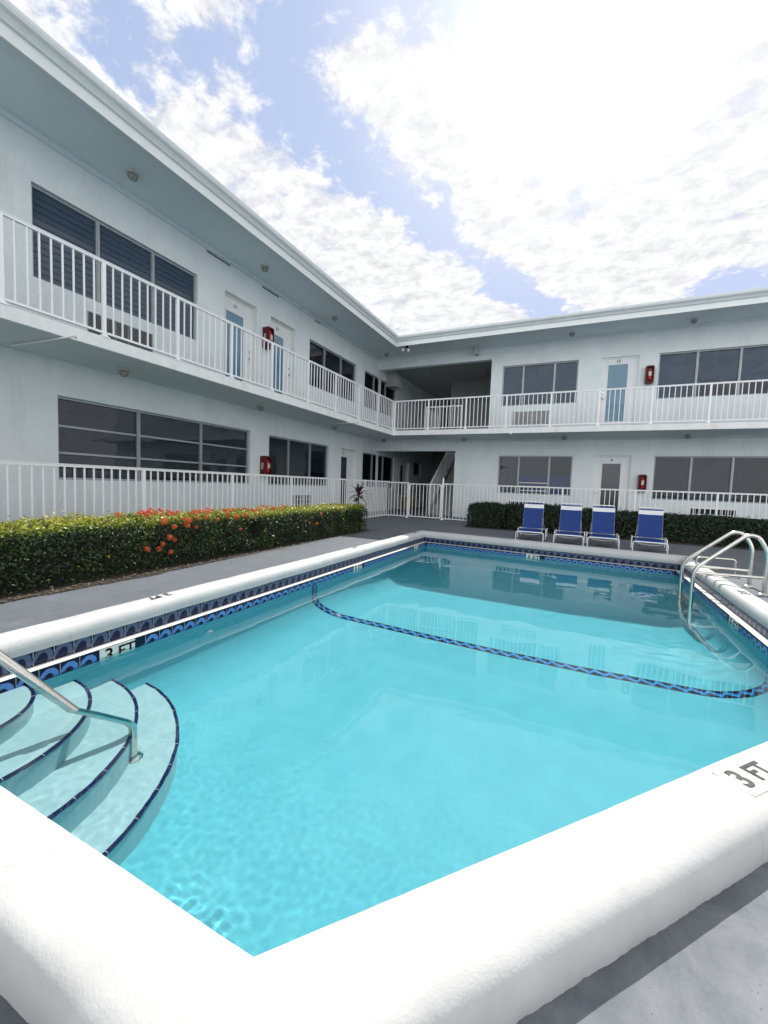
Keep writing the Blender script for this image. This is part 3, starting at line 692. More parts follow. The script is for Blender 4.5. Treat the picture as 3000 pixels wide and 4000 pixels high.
def window(kind, h, place, cuts, glass, rows=None, fw=.035, rec=.085, sub=None, sill=True, louvres=False, fmat='frame', blinds=None):
    u0, u1, z0, z1 = h[:4]; fr = MB()
    def bx(b, a, c, e, f, d0, d1, mi=0):
        P_ = [place(a, e, d0), place(c, f, d1)]; b.box(P_[0][0], P_[1][0], P_[0][1], P_[1][1], P_[0][2], P_[1][2], mi)
    root_ = MB(); bx(root_, u0+.001, u1-.001, z0+.001, z1-.001, rec+.045, rec+.053)       # backing (room darkness)
    w = part(root_, 'window', 'interior', bld)
    bx(fr, u0, u1, z1-fw, z1, rec-.03, rec+.02); bx(fr, u0, u1, z0, z0+fw, rec-.03, rec+.02)
    xs = [u0]+cuts+[u1]
    bx(fr, u0, u0+fw, z0+fw, z1-fw, rec-.03, rec+.02); bx(fr, u1-fw, u1, z0+fw, z1-fw, rec-.03, rec+.02)
    for c in cuts: bx(fr, c-.028, c+.028, z0+fw, z1-fw, rec-.035, rec+.02); bx(fr, c-.008, c+.008, z0+fw, z1-fw, rec-.045, rec-.035)
    if rows:
        for a, c in zip(xs[:-1], xs[1:]):
            for zr in rows: bx(fr, a+fw, c-fw, zr-.016, zr+.016, rec-.022, rec+.018)
    f_ = part(fr, 'frame', fmat, bld); f_.parent = w; f_.matrix_parent_inverse = w.matrix_parent_inverse; 
    f_.parent = w; f_.matrix_parent_inverse = Matrix()
    for k, (a, c) in enumerate(zip(xs[:-1], xs[1:])):
        p = MB()
        if louvres:
            m = int((z1-z0-2*fw)/.088)
            for q in range(m):
                za = z0+fw+(z1-z0-2*fw)*q/m-.010; zb = z0+fw+(z1-z0-2*fw)*(q+1)/m+.010; tw = random.uniform(-.002, .002)
                p.add([place(a+.03, za, rec-.004), place(c-.03, za, rec-.004), place(c-.03, zb, rec+.008+tw), place(a+.03, zb, rec+.008+tw)], [(0, 1, 2, 3)])
        else: p.add([place(a+.02, z0+.02, rec+.006), place(c-.02, z0+.02, rec+.006), place(c-.02, z1-.02, rec+.006), place(a+.02, z1-.02, rec+.006)], [(0, 1, 2, 3)])
        po = part(p, 'pane', glass, bld); po.parent = w; po.matrix_parent_inverse = Matrix()
        bl = blinds[k] if blinds else None
        if bl:
            kind_, mat_, low, ang = bl; p = MB(); zt_ = z1-fw-.005; zb_ = z0+fw+(z1-z0)*low
            if kind_ == 'h':
                n_ = int((zt_-zb_)/.027)
                for q in range(n_):
                    z = zt_-(q+.5)*.027; h_ = .0125*math.sin(ang); d_ = .0125*math.cos(ang); j_ = random.uniform(-.0015, .0015)
                    p.add([place(a+.03, z-h_+j_, rec+.022-d_*.5), place(c-.03, z-h_-j_, rec+.022-d_*.5), place(c-.03, z+h_-j_, rec+.022+d_*.5), place(a+.03, z+h_+j_, rec+.022+d_*.5)], [(0, 1, 2, 3)])
            else:
                n_ = max(2, int((c-a-.05)/.075))
                for q in range(n_):
                    u = a+.03+(c-a-.06)*q/n_; v_w = (c-a-.06)/n_*1.12; g_ = random.uniform(.5, 1.4)
                    p.add([place(u, zb_, rec+.020), place(min(c-.02, u+v_w), zb_, rec+.020+.012*g_), place(min(c-.02, u+v_w), zt_, rec+.020+.012*g_), place(u, zt_, rec+.020)], [(0, 1, 2, 3)])
            po = part(p, 'blind', mat_, bld); po.parent = w; po.matrix_parent_inverse = Matrix()
    if sill:
        s_ = MB(); bx(s_, u0-.03, u1+.03, z0-.035, z0-.001, -.03, rec-.03); so_ = part(s_, 'sill', 'stucco', bld); so_.parent = w; so_.matrix_parent_inverse = Matrix()
    return w
# children of a window share world coordinates: the window itself sits under bld with an inverse, so rebuild with zero offset
bld_off = bld.location.copy()

A1 = 1.15
window('L', Lh['wA'], PL, [LY(.585), LY(.717)], 'jalousie', louvres=True, sill=False)
window('L', Lh['wB'], PL, [LY(1.493), LY(1.626)], 'tinted', sill=False, blinds=[None, ('h', 'greyslat', .1, .5), ('h', 'greyslat', 0, .7)])
window('L', Lh['wC'], PL, [LY(1.957), LY(2.100)], 'tinted', sill=False, blinds=[('h', 'greyslat', .3, .4), None, ('h', 'greyslat', .2, .5)])
window('L', Lh['lA'], PL, [LY(.678), LY(.867)], 'tinted', rows=[LZ(.100), LZ(.043)], sill=False, blinds=[('h', 'paleslat', 0, A1), ('h', 'paleslat', .02, A1), ('h', 'paleslat', 0, 1.0)])
window('L', Lh['lB'], PL, [LY(1.268), LY(1.406)], 'tinted', sill=False, blinds=[('h', 'greyslat', 0, A1), ('h', 'greyslat', 0, A1), ('h', 'greyslat', .28, 1.0)])
window('L', Lh['lC'], PL, [LY(1.966), LY(2.100)], 'tinted', sill=False, blinds=[None, ('h', 'greyslat', .0, .6), None])
window('L', Lh['wI'], PL, [], 'tinted', sill=False)
window('B', Bh['w1'], PB, [BX(-.133), BX(-.0665)], 'bluetint', sill=False, blinds=[('v', 'blueslat', 0, 0)]*3)
window('B', Bh['w2'], PB, [BX(.192), BX(.259)], 'bluetint', sill=False, blinds=[('v', 'blueslat', 0, 0), ('v', 'blueslat', .22, 0), ('v', 'blueslat', .28, 0)])
w3 = window('B', Bh['w3'], PB, [BX(-.132), BX(-.066)], 'tinted', sill=False, blinds=[('h', 'paleslat', 0, .95), ('h', 'paleslat', .46, .8), ('h', 'greyslat', .45, .8)])
window('B', Bh['w4'], PB, [BX(.196), BX(.2615)], 'tinted', sill=False, blinds=[('h', 'greyslat', 0, .8), ('h', 'greyslat', 0, .9), ('h', 'greyslat', .1, .7)])
# items on the sill of the half-open lower window: louvre bars
mb = MB()
for z in (BZ(.015), BZ(.007), BZ(-.003)): mb.box(BX(-.130), BX(-.068), YW+.055, YW+.062, z, z+.022)
q_ = part(mb, 'open_slats', 'whitestrap', bld); q_.parent = w3; q_.matrix_parent_inverse = Matrix()
mb = MB(); mb.box(BX(-.130), BX(-.068), YW+.112, YW+.116, BZ(-.009), BZ(.036)); mb.box(BX(-.064), BX(-.0205), YW+.112, YW+.116, BZ(-.009), BZ(.034))
# blue cloth hung inside, seen through glass: in front of the backing only
q_ = part(mb, 'blue_cloth', 'towel', bld); q_.parent = w3; q_.matrix_parent_inverse = Matrix()

def door(h, place, num, glass, gl, rec, hand, floor, sgn=1, numat='black', trim='trimcream', vent=False):
    u0, u1, z0, z1 = h[:4]
    def bx(b, a, c, e, f, d0, d1, mi=0):
        p, q = place(a, e, d0), place(c, f, d1); b.box(p[0], q[0], p[1], q[1], p[2], q[2], mi)
    b = MB(); fw = .045
    bx(b, u0+fw, u1-fw, floor+.02, z1-fw, rec, rec+.04); d = part(b, 'door', 'doorwhite', bld)
    b = MB(); bx(b, u0, u0+fw, floor, z1, rec-.02, rec+.06); bx(b, u1-fw, u1, floor, z1, rec-.02, rec+.06); bx(b, u0+fw, u1-fw, z1-fw, z1, rec-.02, rec+.06); bx(b, u0, u1, floor-.001, floor+.019, rec-.03, rec+.06)
    f = part(b, 'door_frame', trim, bld)
    b = MB(); g0, g1, gz0, gz1 = gl
    bx(b, g0, g1, gz0, gz1, rec-.006, rec-.002); gp = part(b, 'glass_panel', glass, bld)
    b = MB()
    for a, c, e, k in ((g0-.025, g1+.025, gz1, gz1+.025), (g0-.025, g1+.025, gz0-.025, gz0), (g0-.025, g0, gz0, gz1), (g1, g1+.025, gz0, gz1)): bx(b, a, c, e, k, rec-.012, rec-.001)
    gb = part(b, 'glazing_bead', 'doorwhite', bld)
    b = MB(); hu = u0+fw+.055 if hand == 0 else u1-fw-.055
    for hz in (floor+1.0,):
        p = Vector(place(hu, hz, rec)); q = Vector(place(hu, hz, rec-.055)); b.tube([p, p+(q-p)*.4, p+(q-p)*.5, p+(q-p)*.95, q], [.016, .014, .026, .026, .012], 12)
    hd = part(b, 'door_handle', 'steel', bld)
    b = MB(); p = Vector(place(hu, floor+1.16, rec)); q = Vector(place(hu, floor+1.16, rec-.025)); b.tube([p, q], [.024, .022], 12)
    lk = part(b, 'deadbolt', 'steel', bld)
    out = [gp, gb, hd, lk]
    if num:
        c = place((g0+g1)/2, (gz1+.025+z1-fw)/2, rec-.004)
        xd = (0, 1, 0) if place is PL else (1, 0, 0)
        tx = text_mesh(num, .115, 'grey' if numat == 'grey' else 'black', 'door_number', c, xd, (0, 0, 1), .003); child(tx, bld); out.append(tx)
    for o in out: o.parent = d; o.matrix_parent_inverse = Matrix()
    return d
door(Lh['dA'], PL, '10', 'blueglass', (LY(.948)*1.018, LY(1.018)*1.018, ZS1+.35, LZ(.520)), .13, 1, ZS1, numat='grey')
door(Lh['dB'], PL, '11', 'blueglass', (LY(1.150)*1.018, LY(1.214)*1.018, ZS1+.35, LZ(.520)), .13, 1, ZS1)
door(Lh['d2'], PL, '2', 'darkglass', (LY(1.650), LY(1.712), .25, LZ(.122)), .11, 1, .03)
door(Lh['dI'], PL, '', 'darkglass', (16.60, 17.0, .6, 1.92), .11, 1, .03)
door(Bh['d15'], PB, '15', 'blueglass', (BX(.0385), BX(.0745), ZS1+.30, BZ(.268)), .07, 0, ZS1, trim='fascia')
door(Bh['d6'], PB, '6', 'darkglass', (BX(.0400), BX(.0745), .45, BZ(.0615)), .07, 0, .03, trim='fascia')
# lighter lower louvre of door 15's glass
# slot vents under the eaves
mb = MB()
for a, c in ((6.2, 6.81), (7.81, 8.40), (9.95, 10.23)): mb.box(XW+.001, XW+.006, a, c, 5.60, 5.625)
part(mb, 'eave_vent', 'black', bld)

# walkway slab (upper floor) : L-shaped, plus passage floor
XS, YS = -5.82, 12.84
mb = MB(); mb.box(XW-.01, XS, YF, YW+.01, ZS0, ZS1); mb.box(XS, XR, YS, YW+.01, ZS0, ZS1)
part(mb, 'walkway_slab', 'slabpaint', bld)
part(MB().box(XW+.001, XS-.02, YF+.02, YS+.02, ZS0-.004, ZS0-.001).box(XS-.02, XR, YS+.02, YW-.001, ZS0-.0045, ZS0-.0015), 'walkway_underside', 'soffit', bld)
part(MB().box(XW+.02, XS-.02, YF+.02, YW-.0, ZS1+.001, ZS1+.006).box(XS-.02, XR, YS+.02, YW, ZS1+.001, ZS1+.0055), 'walkway_floor', 'deck', bld)
# passage (breezeway) floor/ceiling/inner walls
mb = MB(); mb.box(XW-.001, BX(-.2055), YW+.011, 14.9, ZS0, ZS1); mb.box(XW-.001, -4.95, 14.9, 24.5, ZS0, ZS1); part(mb, 'passage_slab', 'innerwall', bld)
mb = MB(); mb.box(XW-.2, XR, YW+.02, 24.5, ZT-.10, ZT+.05); part(mb, 'passage_ceiling', 'innerwall', bld)
part(MB().box(-5.36, BX(-.2055)+.02, 17.8, 18.0, ZS1, ZT-.10), 'passage_wall', 'innerwall', bld); part(MB().box(XW, -5.36, 23.2, 23.4, -.05, ZT-.1), 'passage_wall', 'innerwall', bld); part(MB().box(BX(-.2055)+.001, BX(-.2055)+.10, YW+.22, 17.8, ZS1, ZT-.1), 'passage_wall', 'innerwall', bld)
part(MB().box(XW, BX(-.284)+.1, 21.0, 21.2, -.05, ZS0), 'passage_wall', 'innerwall', bld); part(MB().box(BX(-.284)+.001, BX(-.284)+.10, YW+.22, 21, -.05, ZS0), 'passage_wall', 'innerwall', bld)
# fluorescent lights in the passage ceiling
# stairs
mb = MB()
ns = 15
for i in range(ns):
    z = ZS1*(i+1)/ns; y = 14.35+i*.27
    mb.box(-4.86, -4.10, y, y+.29, z-.05, z)
    mb.box(-4.86, -4.10, y, y+.02, z-ZS1/ns, z-.05)
mb.obox((-4.92, 14.25, -.02), (.05, 0, 0), (0, 4.15, 2.87+.1), (0, 0, .24))
stt = part(mb, 'staircase', 'stairgrey', bld)
mb = MB(); tl = 2.87/4.05
for y in (14.22, 16.1, 18.2):
    z = tl*(y-14.3); mb.box(-4.94, -4.90, y-.02, y+.02, z-.02, z+1.08)
for dz in (.12, 1.06):
    mb.obox((-4.945, 14.2, dz-.03), (.05, 0, 0), (0, 4.1, 4.1*tl), (0, 0, .04))
for i in range(34):
    y = 14.34+i*.115; z = tl*(y-14.3); mb.box(-4.928, -4.912, y-.008, y+.008, z+.1, z+1.05)
hr = part(mb, 'stair_rail', 'white', bld); 
part(MB().box(-4.06, -4.01, YW+.23, 20.9, 0, 2.1), 'brown_panel', 'brown', bld)
# upper guard rail around the stairwell
mb = MB(); yg = 14.62
for z in (ZS1+.10, ZS1+1.06): mb.box(-5.32, -3.98, yg, yg+.035, z, z+.04)
for i in range(13): mb.box(-5.32+i*.1085, -5.32+i*.1085+.018, yg+.008, yg+.026, ZS1+.14, ZS1+1.06)
for x in (-5.34, -4.0): mb.box(x, x+.04, yg-.003, yg+.038, ZS1, ZS1+1.10)
for i in range(14): mb.box(-5.33, -5.312, yg+.12+i*.11, yg+.138+i*.11, ZS1+.14, ZS1+1.02)
mb.box(-5.335, -5.30, yg+.04, yg+1.6, ZS1+1.02, ZS1+1.055)
part(mb, 'stairwell_rail', 'white', bld)

# roof: overhanging slab, fascia, gutter
XF, YFc = -5.85, 12.87; ZR = 5.95
mb = MB(); mb.box(XW-5, XF, YF, 24.5, ZR-.05, ZR+.02); mb.box(XF, XR, YFc, 24.5, ZR-.05, ZR+.02); roof = part(mb, 'roof', 'roofing', bld)
def sub(mbx, name, m, par):
    o = part(mbx, name, m, bld); o.parent = par; o.matrix_parent_inverse = Matrix(); return o
sub(MB().box(XW-.15, XF-.03, YF, YFc+.03, ZT, ZT+.02).box(XW-.15, XR, YFc+.03, YW+.15, ZT+.0005, ZT+.0205), 'soffit', 'soffit', roof)
mb = MB(); mb.box(XF-.03, XF, YF, YFc+.03, ZT-.06, ZR-.055); mb.box(XF-.0, XR, YFc, YFc+.03, ZT-.06, ZR-.055); sub(mb, 'fascia', 'fascia', roof)
# ogee gutter profile swept along the L
gp = [(0, ZR-.14), (.035, ZR-.14), (.05, ZR-.115), (.075, ZR-.085), (.115, ZR-.06), (.13, ZR-.025), (.135, ZR+.012), (.118, ZR+.012), (.105, ZR-.03), (.012, ZR-.03), (.012, ZR+.012), (0, ZR+.012)]
mb = MB(); vs = []
for (o, z) in gp: vs += [(XF+o, YF, z), (XF+o, YFc-o, z), (XR, YFc-o, z)]
m = len(gp)
fs = []
for i in range(m):
    j = (i+1) % m; fs += [(i*3, i*3+1, j*3+1, j*3), (i*3+1, i*3+2, j*3+2, j*3+1)]
mb.add(vs, fs); sub(mb, 'gutter', 'gutter', roof)
mb = MB(); mb.box(XW+.001, XW+.045, YF, YW-.05, ZT-.075, ZT-.001); mb.box(XW+.045, XR, YW-.045, YW-.001, ZT-.05, ZT-.001); sub(mb, 'crown_moulding', 'soffit', roof)
# conduits under the slab
mb = MB(); mb.tube([(-6.9, YW-.02, ZS0-.055), (-3, YW-.02, ZS0-.06), (XR, YW-.02, ZS0-.05)], .011, 6); mb.tube([(-2.2, YW-.02, ZS0-.085), (XR, YW-.02, ZS0-.082)], .007, 6)
part(mb, 'conduit', 'stucco', bld)

# ================================================================== RAILINGS AND FENCES
def run(rootname, label, cat, posts, fixed, along, zbase, height, nb, ph, group=None, sec=.042, foot=True, cap=False, skip_panels=(), bw=.017):
    """posts = positions along axis; along 'y' (fixed x) or 'x' (fixed y)"""
    P = (lambda s, z: (fixed, s, z)) if along == 'y' else (lambda s, z: (s, fixed, z))
    r = thing(rootname, P(posts[0], zbase), label, cat, group)
    def bx(b, s0, s1, w, z0, z1):
        if along == 'y': b.box(fixed-w/2, fixed+w/2, s0, s1, z0, z1)
        else: b.box(s0, s1, fixed-w/2, fixed+w/2, z0, z1)
    for s in posts:
        b = MB(); bx(b, s-sec/2, s+sec/2, sec, zbase, zbase+height-.006)
        if foot:
            bx(b, s-.05, s+.05, .10, zbase, zbase+.012)
            bx(b, s-.034, s+.034, .068, zbase+.012, zbase+.035)
        part(b, 'post', 'white', r)
    for i, (a, c) in enumerate(zip(posts[:-1], posts[1:])):
        if i in skip_panels: continue
        b = MB(); z1 = zbase+height
        bx(b, a+sec/2 if i else a-sec/2, c+sec/2, .052, z1-.004, z1+.004)      # cap strip
        bx(b, a+sec/2, c-sec/2, .038, z1-.034, z1-.004)
        bx(b, a+sec/2, c-sec/2, .030, zbase+ph, zbase+ph+.028)
        k = nb if not callable(nb) else nb(c-a)
        for j in range(1, k):
            s = a+(c-a)*j/k; bx(b, s-bw/2, s+bw/2, bw, zbase+ph+.028, z1-.034)
        part(b, 'panel', 'white', r)
    return r
nbU = lambda L: max(2, round(L/.1235)); nbF = lambda L: max(2, round(L/.1133))
run('balcony_railing', 'white picket balcony railing along the upper walkway of the left wing', 'railing', [-5.2, -4.0, -2.75, -1.5, -.25, 1.1, 2.39, 3.47, 4.58, 5.69, 6.78, 8.03, 9.23, 10.47, 11.69, 12.85], -5.86, 'y', ZS1, .99, nbU, .05)
run('balcony_railing', 'white picket balcony railing along the upper walkway of the far wing', 'railing', [-5.80, -4.61, -3.37, -2.14, -.90, .33, 1.56, 2.79, 4.02, 5.25, 6.48], 12.885, 'x', ZS1, .99, nbU, .05)
run('pool_fence', 'low white picket fence behind the orange flowering hedge', 'fence', [-4.56, -2.86, -1.16, .54, 2.24, 3.94, 5.64, 7.35, 9.08, 10.78, 12.46], -5.75, 'y', 0, 1.16, nbF, .03)
gf = run('pool_fence', 'low white picket fence in front of the far wing, behind the blue loungers', 'fence', [-5.745, -5.04, -3.87, -2.155, -.43, 1.30, 3.01, 4.72, 6.43], 12.46, 'x', 0, 1.145, nbF, .03, skip_panels=(1,))
b = MB(); b.lathe((-3.87, 12.46, 1.14), [(.025, 0), (.03, .02), (.022, .04), (.032, .08), (.026, .13), (.004, .19), (0, .192)], 12); b.box(-3.90, -3.84, 12.43, 12.49, 1.0, 1.15); part(b, 'latch_finial', 'white', gf)
# gate
g = thing('pool_gate', (-5.04, 12.46, 0), 'white picket pool gate with rounded corners before the staircase passage', 'gate')
b = MB(); x0g, x1g = -4.995, -3.915; fr_ = bend([(x0g+.3, 12.46, .05), (x1g, 12.46, .05), (x1g, 12.46, 1.10), (x0g, 12.46, 1.10), (x0g, 12.46, .05), (x0g+.3, 12.46, .05)], .07, 5)
b.tube(fr_, .017, 8); b.box(x0g, x0g+.028, 12.445, 12.475, .05, 1.10); b.box(x1g-.028, x1g, 12.445, 12.475, .05, 1.10); part(b, 'gate_frame', 'white', g)
b = MB()
for j in range(1, 9): x = x0g+(x1g-x0g)*j/9; b.box(x-.0085, x+.0085, 12.4515, 12.4685, .06, 1.09)
part(b, 'pickets', 'white', g)
b = MB()
for cx, cz, sx, sz in ((x0g, .05, 1, 1), (x1g, .05, -1, 1), (x0g, 1.1, 1, -1), (x1g, 1.1, -1, -1)): b.add([(cx, 12.448, cz), (cx+sx*.09, 12.448, cz), (cx, 12.448, cz+sz*.09), (cx, 12.472, cz), (cx+sx*.09, 12.472, cz), (cx, 12.472, cz+sz*.09)], [(0, 1, 2), (3, 5, 4), (0, 3, 4, 1), (1, 4, 5, 2), (2, 5, 3, 0)])
part(b, 'corner_gusset', 'white', g)

# ================================================================== FIXTURES
def lamp():
    r = thing('ceiling_lamp', (0, 0, 0), '', 'lamp')
    b = MB(); b.lathe((0, 0, 0), [(0, -.001), (.085, -.001), (.088, -.012), (.08, -.028), (.062, -.032), (.0, -.032)], 20); b.build('lamp_base', 'lampbase', r)
    b = MB(); b.lathe((0, 0, 0), [(.060, -.031), (.074, -.05), (.072, -.075), (.055, -.105), (.028, -.122), (0, -.126)], 20); b.build('lamp_shade', 'lampglass', r)
    b = MB()
    for k in range(8):
        a = math.pi*2*k/8; b.tube([(.064*math.cos(a), .064*math.sin(a), -.031), (.078*math.cos(a), .078*math.sin(a), -.06), (.06*math.cos(a), .06*math.sin(a), -.105), (.0, .0, -.130)], .0028, 5)
    b.build('cage', 'lampbase', r); return r
l0 = lamp(); first = True
LP = [((-6.54, 4.32, ZT), 'round caged lamp under the left eave, above the louvred upper window'), ((-6.53, 7.27, ZT), 'round caged lamp under the left eave, above the upper blue doors'),
      ((-6.55, 10.15, ZT), 'round caged lamp under the left eave, just before the upper dark window beside door 11'), ((-6.52, 13.55, ZT), 'round caged lamp under the eave right in the inside corner of the wings'),
      ((-.49, 13.59, ZT), 'round caged lamp under the far eave, above between the first window and door 15'), ((2.46, 13.62, ZT), 'round caged lamp under the far eave, above the big window right of door 15'),
      ((-6.58, 4.19, ZS0-.005), 'round caged lamp under the left walkway, above the three-row lower window'), ((-6.54, 7.22, ZS0-.005), 'round caged lamp under the left walkway, above the lower red cabinet'),
      ((-6.61, 10.40, ZS0-.005), 'round caged lamp under the left walkway, before door 2'), ((-6.63, 13.80, ZS0-.005), 'round caged lamp under the walkway in the inside corner'),
      ((-3.62, 13.77, ZS0-.005), 'round caged lamp under the far walkway, right of the passage with the stairs'), ((-.52, 13.64, ZS0-.005), 'round caged lamp under the far walkway, between lower window and door 6'),
      ((2.56, 13.77, ZS0-.005), 'round caged lamp under the far walkway, above the lower window right of door 6'),
      ((-5.9, 16.2, ZT-.10), 'dim lamp on the upper passage ceiling, nearer the left wall'), ((-3.6, 16.4, ZT-.10), 'dim lamp on the upper passage ceiling, nearer the right side')]
for loc, lb in LP:
    o = l0 if first else copy_tree(l0); first = False
    o.location = loc; o['label'] = lb; o['category'] = 'lamp'; o['group'] = 'round caged lamps under eaves and walkways'
# floodlights
r = thing('floodlight', (-5.55, 13.1, ZT), 'twin-headed black and white floodlight under the eave near the roof corner', 'floodlight')
b = MB(); b.lathe((-5.55, 13.1, ZT), [(0, -.001), (.05, -.001), (.05, -.03), (0, -.03)], 14); b.tube([(-5.55, 13.1, ZT-.03), (-5.62, 13.05, ZT-.08)], .014, 8); b.tube([(-5.55, 13.1, ZT-.03), (-5.47, 13.05, ZT-.09)], .014, 8); part(b, 'bracket', 'black', r)
for sx, dz in ((-.09, -.09), (.09, -.12)):
    b = MB(); p = Vector((-5.55+sx, 13.04, ZT+dz)); d = Vector((sx*1.2, -.35, -.55)).normalized(); b.tube([p, p+d*.03, p+d*.10, p+d*.115], [.022, .034, .052, .048], 14); part(b, 'lamp_head', 'whitestrap', r)
# sensor/vent box under far eave
r = thing('junction_box', (-3.38, 13.8, ZT), 'slim beige rectangular box hanging where the far eave meets the wall, above the passage edge', 'box')
b = MB(); b.box(-3.43, -3.33, 13.82, 14.09, ZT-.26, ZT-.002); part(b, 'casing', 'lampbase', r); b = MB(); b.box(-3.42, -3.34, 13.815, 13.82, ZT-.25, ZT-.02); part(b, 'cover', 'acbeige', r)

# air conditioners
def grille(h, place, label, style, group=None):
    u0, u1, z0, z1 = h; c = place((u0+u1)/2, z0, 0); r = thing('air_conditioner', c, label, 'air conditioner', group)
    def bx(b, a, cc_, e, f, d0, d1, mi=0):
        p, q = place(a, e, d0), place(cc_, f, d1); b.box(p[0], q[0], p[1], q[1], p[2], q[2], mi)
    b = MB(); bx(b, u0+.002, u1-.002, z0+.002, z1-.002, .05, .13); part(b, 'cavity', 'acdark', r)
    b = MB()
    if style == 'slats':
        n = int((z1-z0)/.026)
        for i in range(n): z = z0+(z1-z0)*(i+.2)/n; bx(b, u0+.01, u1-.01, z, z+.009, -.004, .03)
        k = 5
        for i in range(k+1): u = u0+(u1-u0)*i/k; bx(b, u-.006, u+.006, z0, z1, -.008, .03)
    elif style == 'fine':
        n = int((z1-z0)/.022)
        for i in range(n): z = z0+(z1-z0)*(i+.15)/n; bx(b, u0+.02, u1-.02, z, z+.013, -.03, .03)
        bx(b, u0, u1, z1-.02, z1, -.04, .03); bx(b, u0, u1, z0, z0+.02, -.04, .03); bx(b, u0, u0+.02, z0, z1, -.04, .03); bx(b, u1-.02, u1, z0, z1, -.04, .03); bx(b, (u0+u1)/2-.008, (u0+u1)/2+.008, z0, z1, -.036, .02)
    else:
        for i in range(1, 3): z = z0+(z1-z0)*i/3; bx(b, u0, u1, z-.006, z+.006, -.006, .01)
        k = 9
        for i in range(0, k+1): u = u0+(u1-u0)*i/k; bx(b, u-.006, u+.006, z0, z1, -.010, .012)
    part(b, 'grille', {'slats': 'grey', 'fine': 'acbeige', 'cage': 'white'}[style], r)
    if style == 'cage':
        b = MB()
        for a, cc_, e, f in ((u0-.03, u1+.03, z1, z1+.03), (u0-.03, u1+.03, z0-.03, z0), (u0-.03, u0, z0, z1), (u1, u1+.03, z0, z1)): bx(b, a, cc_, e, f, -.012, .02)
        part(b, 'surround', 'white', r)
    return r
G = 'through-wall air conditioners'
grille(Lh['acA'], PL, 'slatted dark air conditioner grille under the upper louvred window', 'slats', G)
grille(Lh['acB'], PL, 'dark caged air conditioner opening in the left wing wall, half behind the fence', 'cage', G)
grille(Lh['acC'], PL, 'white caged air conditioner on the lower wall beside the passage, behind the fence corner', 'cage', G)
grille(Bh['ac1'], PB, 'beige finely louvred air conditioner under the upper window left of door 15', 'fine', G)
grille(Bh['ac3'], PB, 'dark caged air conditioner under the lower window left of door 6, behind the first lounger', 'cage', G)
grille(Bh['ac4'], PB, 'dark caged air conditioner under the lower window right of door 6', 'cage', G)
r = thing('air_conditioner', (XW, 15.05, 4.95), 'beige box air conditioner jutting from the wall high in the upper passage', 'air conditioner', G)
b = MB(); b.box(XW+.001, XW+.42, 14.75, 15.40, 4.86, 5.30); part(b, 'casing', 'acbeige', r)
b = MB()
for i in range(9): b.box(XW+.03+i*.042, XW+.05+i*.042, 14.742, 14.749, 4.90, 5.26)
part(b, 'grille', 'grey', r)

# fire extinguisher cabinets
def cabinet(c, place, label):
    u, z = c; r = thing('fire_extinguisher_cabinet', place(u, z, 0), label, 'fire cabinet', 'red fire extinguisher cabinets')
    w, h, d = .21, .50, .19
    b = MB(); n = 5; prof_ = []
    rr = .045
    for cx, cz, a0 in ((w/2-rr, h/2-rr, 0), (-w/2+rr, h/2-rr, 90), (-w/2+rr, -h/2+rr, 180), (w/2-rr, -h/2+rr, 270)):
        for k in range(n+1): a = R_(a0+90*k/n); prof_.append((cx+rr*math.cos(a), cz+rr*math.sin(a)))
    m = len(prof_)
    vs = [place(u+p, z+q, 0-.001) for p, q in prof_]+[place(u+p, z+q, -d*.8) for p, q in prof_]+[place(u+p*.86, z+q*.93, -d) for p, q in prof_]+[place(u+p*.72, z+q*.84, -d) for p, q in prof_]+[place(u+p*.70, z+q*.82, -d*.55) for p, q in prof_]
    fs = [(k*m+i, k*m+(i+1) % m, (k+1)*m+(i+1) % m, (k+1)*m+i) for k in range(4) for i in range(m)]+[tuple(range(4*m, 5*m))]
    b.add(vs, fs); part(b, 'casing', 'red', r)
    b = MB(); p0 = Vector(place(u, z-.15, -d*.78)); p1 = Vector(place(u, z+.10, -d*.78)); b.tube([p0, p0+(p1-p0)*.05, p0+(p1-p0)*.85, p1, p1+(p1-p0)*.12, p1+(p1-p0)*.2], [.03, .042, .042, .024, .02, .026], 14); part(b, 'extinguisher', 'ext', r)
    b = MB(); q = place(u-.034, z-.05, -d*.78-.0435); q2 = place(u+.034, z+.07, -d*.78-.040); b.box(q[0], q2[0], q[1], q2[1], q[2], q2[2]); part(b, 'paper_label', 'label', r)
    # FIRE lettering on the visible side
    if place is PL: to = text_mesh('FIRE', .085, 'whitestrap', 'side_lettering', (XW+d*.42, u-w/2-.003, z), (0, 0, 1), (-1, 0, 0), .001)
    else: to = text_mesh('FIRE', .085, 'whitestrap', 'side_lettering', (u-w/2-.003, YW-d*.42, z), (0, 0, 1), (0, 1, 0), .001)
    child(to, r); return r
cabinet((LY(1.122), LZ(.481)), PL, 'red fire extinguisher cabinet between the two upper blue doors of the left wing')
cabinet((LY(1.120), LZ(.048)), PL, 'red fire extinguisher cabinet low on the left wing between the two lower windows')
cabinet((BX(.1125), BZ(.240)), PB, 'red fire extinguisher cabinet right of door 15 on the upper walkway')
cabinet((BX(.1142), BZ(.0215)), PB, 'red fire extinguisher cabinet right of door 6 at ground level')

